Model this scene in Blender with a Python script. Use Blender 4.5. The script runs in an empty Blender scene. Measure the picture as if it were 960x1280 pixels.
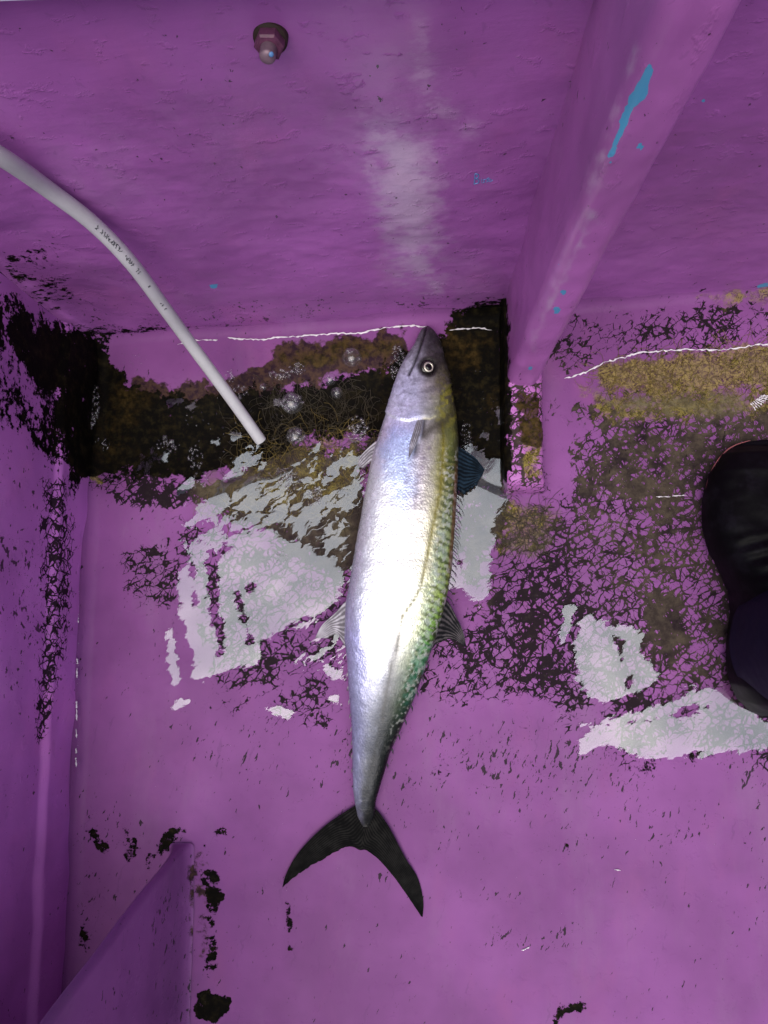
import bpy, math, random
import numpy as np
from mathutils import Matrix, Vector

rnd = random.Random(7)
SC = bpy.context.scene
COL = SC.collection

# ------------------------------------------------------------------ camera
H = 0.97                      # height of the phone above the deck, metres
FPX = 967.0                   # focal length in photo pixels (960 x 1280)
NAD = (526.0, 745.0)          # where straight-down lands in the photo
d = Vector((NAD[0] - 480, -(NAD[1] - 640), -FPX)).normalized()
wz = -d
wy = Vector((0, 1, 0)); wy = (wy - wz * wy.dot(wz)).normalized()
wx = wy.cross(wz)
Rcw = Matrix((wx, wy, wz))                 # rows: world axes seen in camera space -> cam-to-world rotation
cam_d = bpy.data.cameras.new('camera')
cam = bpy.data.objects.new('camera', cam_d); COL.objects.link(cam)
cam.matrix_world = Matrix.Translation((0, 0, H)) @ Rcw.to_4x4()
cam_d.sensor_fit = 'VERTICAL'
cam_d.sensor_height = 24.0
cam_d.lens = 24.0 * FPX / 1280.0
cam_d.clip_start = 0.01
cam_d.clip_end = 500
SC.camera = cam

# ------------------------------------------------------------------ light
SUN_DIR = Vector((-0.09, -0.31, 1.0)).normalized()
elev = math.asin(SUN_DIR.z); rot = math.atan2(SUN_DIR.x, SUN_DIR.y)
w = bpy.data.worlds.new("World"); SC.world = w; w.use_nodes = True
nt = w.node_tree
sky = nt.nodes.new('ShaderNodeTexSky'); sky.sky_type = 'NISHITA'; sky.sun_disc = False
sky.sun_elevation = elev; sky.sun_rotation = rot
sky.air_density = 1.0; sky.dust_density = 6.0; sky.ozone_density = 1.0
nt.links.new(sky.outputs[0], nt.nodes['Background'].inputs[0])
nt.nodes['Background'].inputs[1].default_value = 0.08
sl = bpy.data.lights.new('sun', 'SUN'); sl.energy = 1.5; sl.angle = math.radians(63)
sl.color = (1.0, 0.995, 0.985)
so = bpy.data.objects.new('sun', sl); COL.objects.link(so)
so.rotation_euler = SUN_DIR.to_track_quat('Z', 'Y').to_euler(); so.location = (0, 0, 3)
SC.view_settings.view_transform = 'Standard'; SC.view_settings.look = 'None'
SC.view_settings.gamma = 1; SC.view_settings.use_curve_mapping = False
SC.view_settings.exposure = 0.36
SC.render.engine = 'CYCLES'
SC.cycles.use_denoising = True
SC.cycles.max_bounces = 6
SC.cycles.adaptive_threshold = 0.025

# ------------------------------------------------------------------ helpers
RT = np.array(Rcw)            # cam->world
def ray(px, py):
    px = np.asarray(px, float); py = np.asarray(py, float)
    v = np.stack([px - 480, 640 - py, np.full_like(px, -FPX)], -1)
    return v @ np.array(Rcw.transposed()) if False else v @ np.array([list(r) for r in Rcw.transposed()])
def P(px, py, z=0.0):
    """point of the plane z seen at photo pixel (px, py)"""
    r = ray(px, py)
    t = (np.asarray(z) - H) / r[..., 2]
    return np.stack([r[..., 0] * t, r[..., 1] * t, np.broadcast_to(z, t.shape) * 1.0], -1)
def PX(v):
    """photo pixel of world points (n,3)"""
    v = np.asarray(v, float) - np.array([0, 0, H])
    c = v @ np.array([list(r) for r in Rcw])
    return 480 + FPX * c[..., 0] / -c[..., 2], 640 - FPX * c[..., 1] / -c[..., 2]
def lin(r, g, b):
    f = lambda c: (c / 255 / 12.92) if c <= 10 else ((c / 255 + .055) / 1.055) ** 2.4
    return (f(r), f(g), f(b), 1.0)
def lin_np(a):
    a = np.asarray(a, float) / 255
    return np.where(a <= .04045, a / 12.92, ((a + .055) / 1.055) ** 2.4)
def sstep(a, b, x):
    t = np.clip((x - a) / (b - a), 0, 1); return t * t * (3 - 2 * t)
_rng = np.random.default_rng(11)
_tab = _rng.random((256, 256))
def vnoise(x, y):
    xi = np.floor(x).astype(int); yi = np.floor(y).astype(int)
    fx = x - xi; fy = y - yi
    fx = fx * fx * (3 - 2 * fx); fy = fy * fy * (3 - 2 * fy)
    g = lambda i, j: _tab[i & 255, j & 255]
    return (g(xi, yi) * (1 - fx) + g(xi + 1, yi) * fx) * (1 - fy) + (g(xi, yi + 1) * (1 - fx) + g(xi + 1, yi + 1) * fx) * fy
def fbm(x, y, o=4):
    s = 0; a = .5; n = 0
    for k in range(o):
        s = s + a * vnoise(x * 2 ** k + 17.3 * k, y * 2 ** k + 5.1 * k); n += a; a *= .55
    return s / n                            # 0..1
def sd_poly(px, py, poly):
    """signed distance in pixels, positive inside"""
    inside = np.zeros(px.shape, bool); dist = np.full(px.shape, 1e9)
    n = len(poly)
    for i in range(n):
        x1, y1 = poly[i]; x2, y2 = poly[(i + 1) % n]
        ex, ey = x2 - x1, y2 - y1
        t = np.clip(((px - x1) * ex + (py - y1) * ey) / (ex * ex + ey * ey + 1e-9), 0, 1)
        dist = np.minimum(dist, np.hypot(px - x1 - t * ex, py - y1 - t * ey))
        if y1 != y2:
            c = ((y1 > py) != (y2 > py)) & (px < (x2 - x1) * (py - y1) / (y2 - y1) + x1)
            inside ^= c
    return np.where(inside, dist, -dist)
def d_line(px, py, pts):
    dist = np.full(px.shape, 1e9)
    for (x1, y1), (x2, y2) in zip(pts[:-1], pts[1:]):
        ex, ey = x2 - x1, y2 - y1
        t = np.clip(((px - x1) * ex + (py - y1) * ey) / (ex * ex + ey * ey + 1e-9), 0, 1)
        dist = np.minimum(dist, np.hypot(px - x1 - t * ex, py - y1 - t * ey))
    return dist
def field(px, py, polys, jit=6, jscale=14):
    """polys: (weight, feather, points)"""
    j = (fbm(px / jscale, py / jscale) - .5) * 2 * jit
    f = np.zeros(px.shape)
    for wt, fe, poly in polys:
        f = np.maximum(f, wt * sstep(-fe, fe, sd_poly(px, py, poly) + j))
    return f
def obj(name, verts, faces, mat, parent=None, smooth=True, attrs=None):
    me = bpy.data.meshes.new(name)
    me.from_pydata([tuple(v) for v in verts] if not isinstance(verts, np.ndarray) else verts.tolist(), [], faces if not isinstance(faces, np.ndarray) else faces.tolist())
    me.update()
    if smooth: me.polygons.foreach_set('use_smooth', [True] * len(me.polygons))
    if attrs:
        for k, v in attrs.items():
            if v.ndim == 1:
                a = me.attributes.new(k, 'FLOAT', 'POINT'); a.data.foreach_set('value', np.ascontiguousarray(v, np.float32))
            else:
                a = me.attributes.new(k, 'FLOAT_COLOR', 'POINT')
                c = np.ones((len(v), 4), np.float32); c[:, :3] = v; a.data.foreach_set('color', c.ravel())
    if mat: me.materials.append(mat)
    o = bpy.data.objects.new(name, me); COL.objects.link(o)
    if parent: child(o, parent)
    return o
def child(o, p):
    loc = Vector((0, 0, 0)); q = p
    while q: loc = loc + q.location; q = q.parent if q.type == 'EMPTY' else None
    o.parent = p; o.matrix_parent_inverse = Matrix.Translation(loc).inverted() if p.type == 'EMPTY' else Matrix.Identity(4)
def thing(name, label, cat, loc, group=None):
    o = bpy.data.objects.new(name, None); COL.objects.link(o); o.location = loc
    o.empty_display_size = .02
    return tag(o, label, cat, group)
def tag(o, label=None, cat=None, group=None, kind=None):
    if label: o['label'] = label
    if cat: o['category'] = cat
    if group: o['group'] = group
    if kind: o['kind'] = kind
    return o
def grid_faces(nu, nv, wrap=False):
    """nu rows, nv columns"""
    i = np.arange(nu - 1)[:, None]; j = np.arange(nv if wrap else nv - 1)[None, :]
    j2 = (j + 1) % nv
    f = np.stack([i * nv + j, i * nv + j2, (i + 1) * nv + j2, (i + 1) * nv + j], -1)
    return f.reshape(-1, 4)
def resample(pts, n):
    pts = np.asarray(pts, float)
    s = np.r_[0, np.cumsum(np.linalg.norm(np.diff(pts, axis=0), axis=1))]
    t = np.linspace(0, s[-1], n)
    return np.stack([np.interp(t, s, pts[:, k]) for k in range(pts.shape[1])], -1)
def spline(pts, n):
    """Catmull-Rom through pts, then even spacing"""
    pts = np.asarray(pts, float)
    p = np.vstack([2 * pts[0] - pts[1], pts, 2 * pts[-1] - pts[-2]]); out = []
    for i in range(1, len(p) - 2):
        for t in np.linspace(0, 1, 12, endpoint=False):
            out.append(.5 * (2 * p[i] + (p[i + 1] - p[i - 1]) * t + (2 * p[i - 1] - 5 * p[i] + 4 * p[i + 1] - p[i + 2]) * t * t + (3 * p[i] - p[i - 1] - 3 * p[i + 1] + p[i + 2]) * t ** 3))
    out.append(pts[-1])
    return resample(out, n)
def tube(path, rad, seg=12, caps=True):
    path = np.asarray(path, float); n = len(path)
    rad = np.broadcast_to(np.asarray(rad, float), (n,))
    T = np.gradient(path, axis=0); T /= np.linalg.norm(T, axis=1)[:, None] + 1e-12
    up = np.array([0, 0, 1.]) if abs(T[0, 2]) < .9 else np.array([1., 0, 0])
    V = []
    for k in range(n):
        a = up - T[k] * up.dot(T[k]); a /= np.linalg.norm(a) + 1e-12; up = a
        b = np.cross(T[k], a)
        for s in range(seg):
            th = 2 * math.pi * s / seg
            V.append(path[k] + rad[k] * (a * math.cos(th) + b * math.sin(th)))
    F = grid_faces(n, seg, True).tolist()
    if caps: F += [list(range(seg))[::-1], list(range((n - 1) * seg, n * seg))]
    return V, F
class MB:
    def __init__(s): s.v = []; s.f = []
    def add(s, V, F):
        o = len(s.v); s.v += [tuple(v) for v in V]; s.f += [[i + o for i in f] for f in F]
    def obj(s, name, mat, parent=None, smooth=True): return obj(name, s.v, s.f, mat, parent, smooth)
def lathe(profile, origin, axis, seg=24):
    """profile: (distance along axis, radius)"""
    ax = Vector(axis).normalized(); q = ax.to_track_quat('Z', 'Y').to_matrix()
    V = []
    for h, r in profile:
        for s in range(seg):
            a = 2 * math.pi * s / seg
            V.append(Vector(origin) + q @ Vector((r * math.cos(a), r * math.sin(a), h)))
    F = grid_faces(len(profile), seg, True).tolist()
    F += [list(range(seg))[::-1], list(range((len(profile) - 1) * seg, len(profile) * seg))]
    return V, F

# ------------------------------------------------------------------ materials
class NT:
    def __init__(s, name):
        s.m = bpy.data.materials.new(name); s.m.use_nodes = True
        s.t = s.m.node_tree; s.b = s.t.nodes['Principled BSDF']; s.out = s.t.nodes['Material Output']
    def n(s, t, **kw):
        x = s.t.nodes.new(t)
        for k, v in kw.items(): setattr(x, k, v)
        return x
    def l(s, a, b): s.t.links.new(a, b)
    def val(s, sock, v):
        if hasattr(v, 'links') or hasattr(v, 'is_linked'): s.l(v, sock)
        else: sock.default_value = v
    def math(s, op, a, b=0.0, c=None, clamp=False):
        x = s.n('ShaderNodeMath', operation=op); x.use_clamp = clamp
        s.val(x.inputs[0], a); s.val(x.inputs[1], b)
        if c is not None: s.val(x.inputs[2], c)
        return x.outputs[0]
    def step(s, v, a, b):
        x = s.n('ShaderNodeMapRange'); x.interpolation_type = 'SMOOTHSTEP'
        s.val(x.inputs['Value'], v); s.val(x.inputs['From Min'], a); s.val(x.inputs['From Max'], b)
        return x.outputs[0]
    def mix(s, f, a, b, blend='MIX'):
        x = s.n('ShaderNodeMix', data_type='RGBA', blend_type=blend)
        s.val(x.inputs[0], f); s.val(x.inputs[6], a); s.val(x.inputs[7], b)
        return x.outputs[2]
    def mixf(s, f, a, b):
        x = s.n('ShaderNodeMix', data_type='FLOAT'); s.val(x.inputs[0], f); s.val(x.inputs[2], a); s.val(x.inputs[3], b)
        return x.outputs[0]
    def attr(s, name, col=False):
        x = s.n('ShaderNodeAttribute'); x.attribute_name = name
        return x.outputs['Color' if col else 'Fac']
    def coord(s, scale=(1, 1, 1), rot=(0, 0, 0), warp=None, amt=0.0):
        c = s.n('ShaderNodeTexCoord'); v = c.outputs['Object']
        if warp is not None:
            sub = s.n('ShaderNodeVectorMath', operation='SUBTRACT'); s.l(warp, sub.inputs[0]); sub.inputs[1].default_value = (.5, .5, .5)
            ma = s.n('ShaderNodeVectorMath', operation='MULTIPLY_ADD'); s.l(sub.outputs[0], ma.inputs[0]); ma.inputs[1].default_value = (amt,) * 3; s.l(v, ma.inputs[2]); v = ma.outputs[0]
        mp = s.n('ShaderNodeMapping'); s.l(v, mp.inputs[0]); mp.vector_type = 'TEXTURE'; mp.inputs['Scale'].default_value = tuple(1 / q for q in scale); mp.inputs['Rotation'].default_value = rot
        return mp.outputs[0]
    def noise(s, scale, detail=4, rough=.55, vec=None, col=False, dist=0):
        x = s.n('ShaderNodeTexNoise'); x.inputs['Scale'].default_value = scale; x.inputs['Detail'].default_value = detail
        x.inputs['Roughness'].default_value = rough; x.inputs['Distortion'].default_value = dist
        s.l(vec if vec is not None else s.coord(), x.inputs['Vector'])
        return x.outputs['Color' if col else 'Fac']
    def bump(s, h, strength, dist, prev=None):
        x = s.n('ShaderNodeBump'); x.inputs['Strength'].default_value = strength; x.inputs['Distance'].default_value = dist
        s.l(h, x.inputs['Height'])
        if prev is not None: s.l(prev, x.inputs['Normal'])
        return x.outputs[0]
    def set(s, **kw):
        for k, v in kw.items(): s.val(s.b.inputs[k.replace('_', ' ')], v)
        return s.m

def paint(name, tone=(.240, .080, .265), lump=1.0, stretch=(1, 1, 1), dark=(.012, .010, .009), rough=.42, spec=.35):
    """old marine enamel: brushy lumps, flaked spots, algae and mould driven by the stain fields"""
    g = NT(name)
    wob = g.noise(45, 3, .6, col=True)
    fine = g.noise(130, 6, .65)
    mid = g.noise(38, 7, .68)
    big = g.noise(5, 4, .6)
    base = g.mix(g.step(big, .3, .7), tuple(c * .80 for c in tone) + (1,), tuple(min(1, c * 1.14) for c in tone) + (1,))
    fade = g.step(g.noise(7, 8, .72, vec=g.coord((1, .35, .5))), .50, .72)
    base = g.mix(g.math('MULTIPLY', fade, .35), base, (tone[0] * 1.12, tone[1] * 1.9, tone[2] * 1.08, 1))
    scr = g.step(g.noise(95, 3, .5, vec=g.coord((.10, 1.6, .8), (0, 0, 1.35), warp=wob, amt=.02)), .66, .72)
    base = g.mix(g.math('MULTIPLY', scr, .30), base, (tone[0] * .55, tone[1] * .6, tone[2] * .6, 1))
    pink = g.noise(11, 5, .65, vec=g.coord((1, .5, .5)))
    base = g.mix(g.math('MULTIPLY', g.step(pink, .52, .75), .5), base, (tone[0] * 1.2, tone[1] * 1.12, tone[2] * .98, 1))
    grime = g.step(g.noise(24, 8, .7), .55, .8)
    base = g.mix(g.math('MULTIPLY', grime, .18), base, (tone[0] * .55, tone[1] * .75, tone[2] * .5, 1))
    # pale sheen and worn streaks, painted into the base colour
    salt = g.math('MULTIPLY', g.attr('salt'), g.step(g.math('ADD', g.attr('salt'), g.math('MULTIPLY', g.math('SUBTRACT', g.noise(70, 7, .7, vec=g.coord(stretch)), .5), 1.9)), .30, .92))  # 'salt' is the mask of painted sheen and worn streaks
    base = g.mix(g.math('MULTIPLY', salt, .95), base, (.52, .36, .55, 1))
    # crackle: flaked paint shards with dark growth between
    def shard(sc_, st, ro, off):
        v_ = g.n('ShaderNodeTexVoronoi', feature='DISTANCE_TO_EDGE'); v_.inputs['Scale'].default_value = sc_
        g.l(g.coord(st, (0, 0, ro), warp=wob, amt=.013), v_.inputs['Vector'])
        return g.math('ADD', v_.outputs['Distance'], off)
    cv = g.math('MINIMUM', shard(84, (.58, 1.25, 1), .7, .0), g.math('MINIMUM', shard(128, (.55, 1.2, 1), -.9, .03), shard(215, (.7, 1.2, 1), 1.9, .08)))
    cv = g.math('ADD', cv, g.math('MULTIPLY', g.math('SUBTRACT', g.noise(26, 4, .6), .5), .34))
    cv = g.math('ADD', cv, g.math('MULTIPLY', g.math('SUBTRACT', g.noise(110, 4, .65), .5), .34))
    cr = g.attr('crackle')
    thr = g.math('MULTIPLY_ADD', g.math('ADD', cr, g.math('MULTIPLY', g.math('SUBTRACT', g.noise(10, 3), .5), g.math('MULTIPLY', cr, .55))), .50, -.20)
    mcr = g.step(g.math('SUBTRACT', thr, cv), -.012, .03)
    sed = g.attr('sediment')
    sedc = g.mix(g.step(g.noise(85, 9, .76), .36, .66), (.030, .026, .017, 1), (.085, .070, .045, 1))
    dcol = g.mix(g.math('MULTIPLY', sed, g.step(g.noise(30, 6, .65), .3, .55)), dark + (1,), sedc)
    dcol = g.mix(g.math('MULTIPLY', g.step(fine, .5, .8), .5), dcol, (.05, .045, .03, 1))
    c = g.mix(g.math('MULTIPLY', mcr, .97), base, dcol)
    # specks: short scratches
    sn = g.noise(170, 3, .55, vec=g.coord((.45, 1.3, .7), (0, 0, 1.25), warp=wob, amt=.01))
    sp = g.math('MULTIPLY', g.attr('speck'), g.math('MULTIPLY_ADD', g.step(g.noise(13, 5, .7), .38, .62), .95, .35))
    msp = g.step(sn, g.math('MULTIPLY_ADD', sp, -.26, .735), g.math('MULTIPLY_ADD', sp, -.26, .765))
    s2 = g.noise(420, 3, .6, vec=g.coord((.6, 1.2, .8), (0, 0, 1.0))); msp = g.math('MAXIMUM', msp, g.step(s2, g.math('MULTIPLY_ADD', sp, -.20, .755), g.math('MULTIPLY_ADD', sp, -.20, .79)))
    c = g.mix(g.math('MULTIPLY', msp, .9), c, dark + (1,))
    # ochre weed
    oc = g.attr('ochre')
    hair = g.noise(160, 5, .7, vec=g.coord((1, 1, 1), warp=wob, amt=.03), dist=1.5)
    moc = g.step(g.math('ADD', oc, g.math('MULTIPLY', g.math('SUBTRACT', g.noise(48, 8, .74), .5), 1.3)), .36, .68)
    occ = g.mix(g.step(hair, .42, .58), (.040, .032, .004, 1), (.30, .245, .055, 1))
    occ = g.mix(g.math('MULTIPLY', g.step(mid, .45, .7), .6), occ, (.20, .165, .07, 1))
    c = g.mix(g.math('MULTIPLY', moc, .84), c, occ)
    # tan silt veil
    ve = g.attr('veil')
    mve = g.step(g.math('ADD', ve, g.math('MULTIPLY', g.math('SUBTRACT', g.noise(42, 8, .7), .5), 1.2)), .30, .85)
    c = g.mix(g.math('MULTIPLY', mve, .86), c, g.mix(g.step(fine, .35, .7), (.085, .070, .036, 1), (.19, .165, .10, 1)))
    # rust brown
    ru = g.attr('rust')
    mru = g.step(g.math('ADD', ru, g.math('MULTIPLY', g.math('SUBTRACT', mid, .5), 1.5)), .42, .60)
    ruc = g.mix(g.step(fine, .35, .65), (.009, .007, .003, 1), (.060, .038, .011, 1))
    c = g.mix(g.math('MULTIPLY', mru, .92), c, ruc)
    # black growth
    bl = g.attr('black')
    mbl = g.step(g.math('ADD', g.math('MULTIPLY_ADD', g.math('SUBTRACT', g.noise(170, 5, .7), .5), .9, bl), g.math('MULTIPLY', g.math('SUBTRACT', g.noise(48, 8, .72, vec=g.coord(stretch)), .5), 1.7)), .47, .56)
    blc = g.mix(g.step(g.noise(90, 6, .7), .45, .75), (.004, .0035, .003, 1), (.022, .018, .008, 1))
    blc = g.mix(g.math('MULTIPLY', g.step(g.noise(17, 7, .65), .48, .72), g.math('MINIMUM', g.math('MULTIPLY_ADD', g.attr('brown'), 1.0, .12), 1.0)), blc, ruc)
    c = g.mix(mbl, c, blc)
    # blue older coat showing
    c = g.mix(g.step(g.math('ADD', g.attr('blue'), g.math('MULTIPLY', g.math('SUBTRACT', fine, .5), .5)), .45, .55), c, (.075, .36, .60, 1))
    lumps = g.math('MULTIPLY', g.noise(26, 5, .6, vec=g.coord(stretch)), g.step(g.noise(6, 3), .38, .66)); brush = g.noise(150, 4, .6, vec=g.coord((stretch[0] * .35, stretch[1], stretch[2] * 1.0)))
    b1 = g.bump(lumps, .34 * lump, .005)
    b2 = g.bump(brush, .20 * lump, .0014, b1)
    drip = g.step(g.noise(62, 5, .6, vec=g.coord(stretch, warp=wob, amt=.01)), .58, .68)
    b2 = g.bump(drip, .35 * lump, .0016, b2)
    grow = g.math('ADD', g.math('MULTIPLY', mcr, -.5), g.math('MULTIPLY', g.math('ADD', mbl, moc), .6))
    b3 = g.bump(grow, .5, .0009, b2)
    r = g.mixf(g.math('MAXIMUM', mcr, mbl), g.mixf(g.noise(18, 4), rough - .1, rough + .12), .6)
    return g.set(Base_Color=c, Roughness=r, Normal=b3, Specular_IOR_Level=g.mixf(g.math('MAXIMUM', g.math('MAXIMUM', mcr, mbl), g.math('MAXIMUM', moc, mru)), spec, .03))

STAINS = ('veil', 'brown', 'crackle', 'speck', 'ochre', 'black', 'sediment', 'salt', 'rust', 'blue')  # stain masks, plus 'salt', the painted-on sheen and worn streaks
def stains(n, **kw): return {k: kw.get(k, np.zeros(n)) for k in STAINS}

def simple(name, col, rough=.5, metal=0, spec=.5, bump=None, coat=0, var=.25, nscale=40):
    g = NT(name)
    n = g.noise(nscale, 6, .65)
    c = g.mix(n, tuple(x * (1 - var) for x in col[:3]) + (1,), tuple(min(1, x * (1 + var)) for x in col[:3]) + (1,))
    g.set(Base_Color=c, Roughness=g.mixf(g.noise(nscale * 1.7, 4), max(.03, rough - .1), rough + .1), Metallic=metal, Specular_IOR_Level=spec, Coat_Weight=coat)
    if bump: g.l(g.bump(g.noise(bump[0], 5, .6), bump[1], bump[2]), g.b.inputs['Normal'])
    return g.m

M_floor = paint("deck_paint", spec=.08, stretch=(1, 1, 1), lump=.55)
M_wall = paint('wall_paint', tone=(.375, .118, .415), stretch=(.72, 1, 1), lump=1.0, rough=.33, spec=.5)
M_left = paint('side_paint', tone=(.55, .185, .60), stretch=(1, .75, .75), lump=.7)
M_rib = paint('rib_paint', tone=(.42, .135, .43), stretch=(1, 1, .35), lump=.7, rough=.36)
M_panel = paint('panel_paint', stretch=(1, .5, .5), lump=.6)

# ------------------------------------------------------------------ the setting
def wall_y(x): return .3635 + .055 * x
XL = -.427                                   # foot of the left wall
# stain polygons, in photo pixels on the deck
BLACK = [(.76, 20, [(0, 360), (30, 372), (60, 395), (110, 408), (180, 409), (250, 405), (248, 411), (150, 418), (130, 436), (104, 470), (100, 560), (96, 600), (78, 590), (60, 520), (40, 480), (15, 455), (0, 430)]),
         (.95, 22, [(80, 436), (135, 440), (160, 476), (215, 494), (262, 490), (330, 482), (420, 470), (480, 455), (545, 420), (572, 384), (600, 376), (637, 374), (640, 596), (600, 580), (570, 560), (480, 540), (400, 545), (330, 575), (250, 598), (180, 596), (82, 600)]),
         (.62, 6, [(185, 1085), (180, 1070), (200, 1040), (225, 1025), (236, 1040), (215, 1068)]),
         (.56, 6, [(112, 1040), (124, 1033), (138, 1065), (128, 1078)]),
         (.54, 6, [(148, 1030), (165, 1022), (172, 1068), (160, 1080)]),
         (.55, 5, [(262, 1040), (282, 1034), (286, 1044), (270, 1046)]),
         (.58, 5, [(246, 1046), (262, 1050), (268, 1076), (256, 1074)]),
         (.62, 6, [(250, 1085), (274, 1082), (278, 1130), (268, 1160), (254, 1150)]),
         (.58, 6, [(254, 1172), (270, 1166), (276, 1210), (258, 1222)]),
         (.85, 6, [(246, 1242), (284, 1240), (288, 1262), (270, 1278), (246, 1275)]),
         (.52, 5, [(358, 1130), (364, 1130), (364, 1190), (358, 1192)]),
         (.62, 6, [(682, 1268), (700, 1252), (740, 1256), (742, 1268), (706, 1266), (694, 1282)]),
         (.50, 6, [(700, 1046), (716, 1044), (718, 1070), (704, 1070)]),
         (.52, 10, [(760, 945), (800, 935), (880, 935), (900, 950), (860, 960), (790, 975)]),
         (.48, 8, [(100, 1130), (112, 1130), (110, 1220), (100, 1210)]),
         (.46, 8, [(530, 945), (560, 940), (565, 975), (535, 975)])]
OCHRE = [(.74, 18, [(735, 455), (800, 445), (880, 437), (975, 430), (975, 486), (900, 496), (820, 500), (760, 498), (735, 480)]),
         (.56, 22, [(720, 480), (975, 470), (975, 525), (740, 535)]),
         (.60, 26, [(618, 640), (640, 622), (690, 625), (705, 650), (680, 685), (640, 700), (618, 690)]),
         (.75, 7, [(102, 545), (120, 540), (126, 605), (103, 605)]),
         (.46, 26, [(300, 530), (460, 520), (470, 575), (440, 640), (330, 655), (240, 640), (290, 600)]),
         (.55, 9, [(345, 440), (430, 420), (505, 420), (515, 445), (440, 458), (350, 470)]),
         (.55, 10, [(860, 372), (975, 356), (975, 388), (900, 390)])]
RUST = [(.8, 14, [(165, 470), (215, 482), (262, 474), (330, 455), (345, 430), (430, 418), (510, 410), (520, 450), (440, 466), (350, 484), (280, 506), (210, 512), (160, 500)]),
        (.5, 20, [(250, 470), (560, 450), (600, 420), (630, 400), (630, 440), (560, 500), (330, 500)]),
        (.45, 10, [(240, 1055), (262, 1060), (262, 1200), (244, 1200)])]
SEDI = [(1, 50, [(680, 465), (975, 470), (975, 560), (880, 590), (890, 720), (905, 850), (830, 850), (790, 790), (740, 700), (705, 640), (700, 560)]),
        (1, 18, [(240, 600), (330, 580), (470, 540), (470, 580), (455, 590), (445, 745), (400, 715), (330, 680), (250, 650)]), (1, 18, [(330, 680), (400, 640), (455, 590), (445, 745), (400, 715)]),
        (1, 10, [(560, 555), (640, 570), (640, 640), (610, 760), (560, 750)]), (.7, 20, [(250, 560), (470, 550), (450, 650), (250, 660)])]
CRACK = [(.60, 18, [(702, 490), (770, 500), (770, 650), (690, 650)]),
         (1.1, 22, [(240, 610), (330, 570), (470, 540), (465, 600), (452, 710), (400, 690), (330, 668), (255, 660)]),
         (.68, 30, [(690, 470), (975, 480), (975, 560), (690, 560)]),
         (.66, 22, [(100, 596), (250, 590), (300, 620), (240, 660), (110, 625)]),
         (.60, 40, [(700, 470), (760, 500), (985, 490), (985, 960), (780, 950), (740, 890), (560, 885), (520, 850), (560, 770), (620, 700), (705, 620)]),
         (.74, 50, [(740, 520), (900, 500), (985, 500), (985, 600), (880, 660), (800, 690), (740, 640), (715, 580)]),
         (.78, 30, [(790, 760), (845, 700), (870, 800), (830, 860)]),
         (.52, 14, [(690, 405), (975, 372), (975, 440), (760, 455), (715, 480), (680, 480)]),
         (.58, 18, [(150, 690), (215, 650), (235, 720), (225, 800), (175, 760)]),
         (.56, 22, [(215, 640), (330, 640), (445, 600), (440, 870), (380, 880), (330, 860), (270, 870), (240, 800)]),
         (.86, 22, [(330, 690), (400, 640), (455, 590), (445, 755), (400, 730)]),
         (.60, 16, [(235, 620), (190, 600), (130, 600), (140, 640), (200, 650), (330, 640), (340, 600)]),
         (.80, 16, [(560, 560), (645, 570), (640, 640), (620, 690), (605, 740), (570, 740)]), (.44, 22, [(225, 720), (300, 690), (420, 710), (420, 780), (320, 800), (240, 820)]),
          (.47, 30, [(280, 850), (440, 850), (440, 930), (330, 930)])]
SPECK = [(.50, 30, [(380, 895), (975, 890), (975, 1000), (700, 1010), (480, 1005), (400, 990)]),
         (.36, 40, [(180, 850), (975, 980), (975, 1080), (700, 1090), (450, 1040), (200, 950)]),
         (.50, 6, [(500, 1112), (700, 1108), (975, 1092), (975, 1104), (700, 1122), (500, 1128)]),
         (.42, 20, [(95, 1010), (250, 1010), (250, 1120), (130, 1250), (95, 1250)]),
         (.46, 10, [(270, 1040), (285, 1040), (290, 1210), (275, 1215)]),
         (.40, 18, [(540, 1160), (760, 1150), (760, 1190), (560, 1200)]),
         (.42, 12, [(440, 1080), (520, 1075), (520, 1110), (440, 1112)])]

def floor_z(x, y):
    z = .006 * (fbm(x * 9 + 40, y * 9 + 40, 3) - .5)
    z = z + .055 * np.maximum(0, x - .17) * sstep(.17, .26, x) * .9      # the deck lifts a little to the right
    px, py = PX(np.stack([x, y, np.zeros_like(x)], -1))
    z = z - .012 * sstep(-30, 40, sd_poly(px, py, BLACK[1][2]))           # shallow sump under the weed
    r = .016
    dw = np.clip(wall_y(x) - y, 0, r); z = z + r - np.sqrt(np.maximum(0, r * r - (r - dw) ** 2))
    dl = np.clip(x - XL, 0, r); z = z + r - np.sqrt(np.maximum(0, r * r - (r - dl) ** 2))
    return z
def axis_pts(a, b, fine0, fine1, step, coarse):
    l = list(np.arange(a, fine0, coarse)) + list(np.arange(fine0, fine1, step)) + list(np.arange(fine1, b, coarse)) + [b]
    return np.array(l)
xs = axis_pts(XL, 1.6, XL, .56, .0022, .04)
tt = np.unique(np.r_[np.linspace(0, .46, 215), np.linspace(.46, 1, 130)])
ys0 = axis_pts(-1.6, 0, -.62, 0, .0024, .05)
X, Tt = np.meshgrid(xs, np.r_[(-1.6 + (np.arange(20)) * .049), np.arange(-.62, .3625, .0022), .3635][:], indexing='xy')
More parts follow.
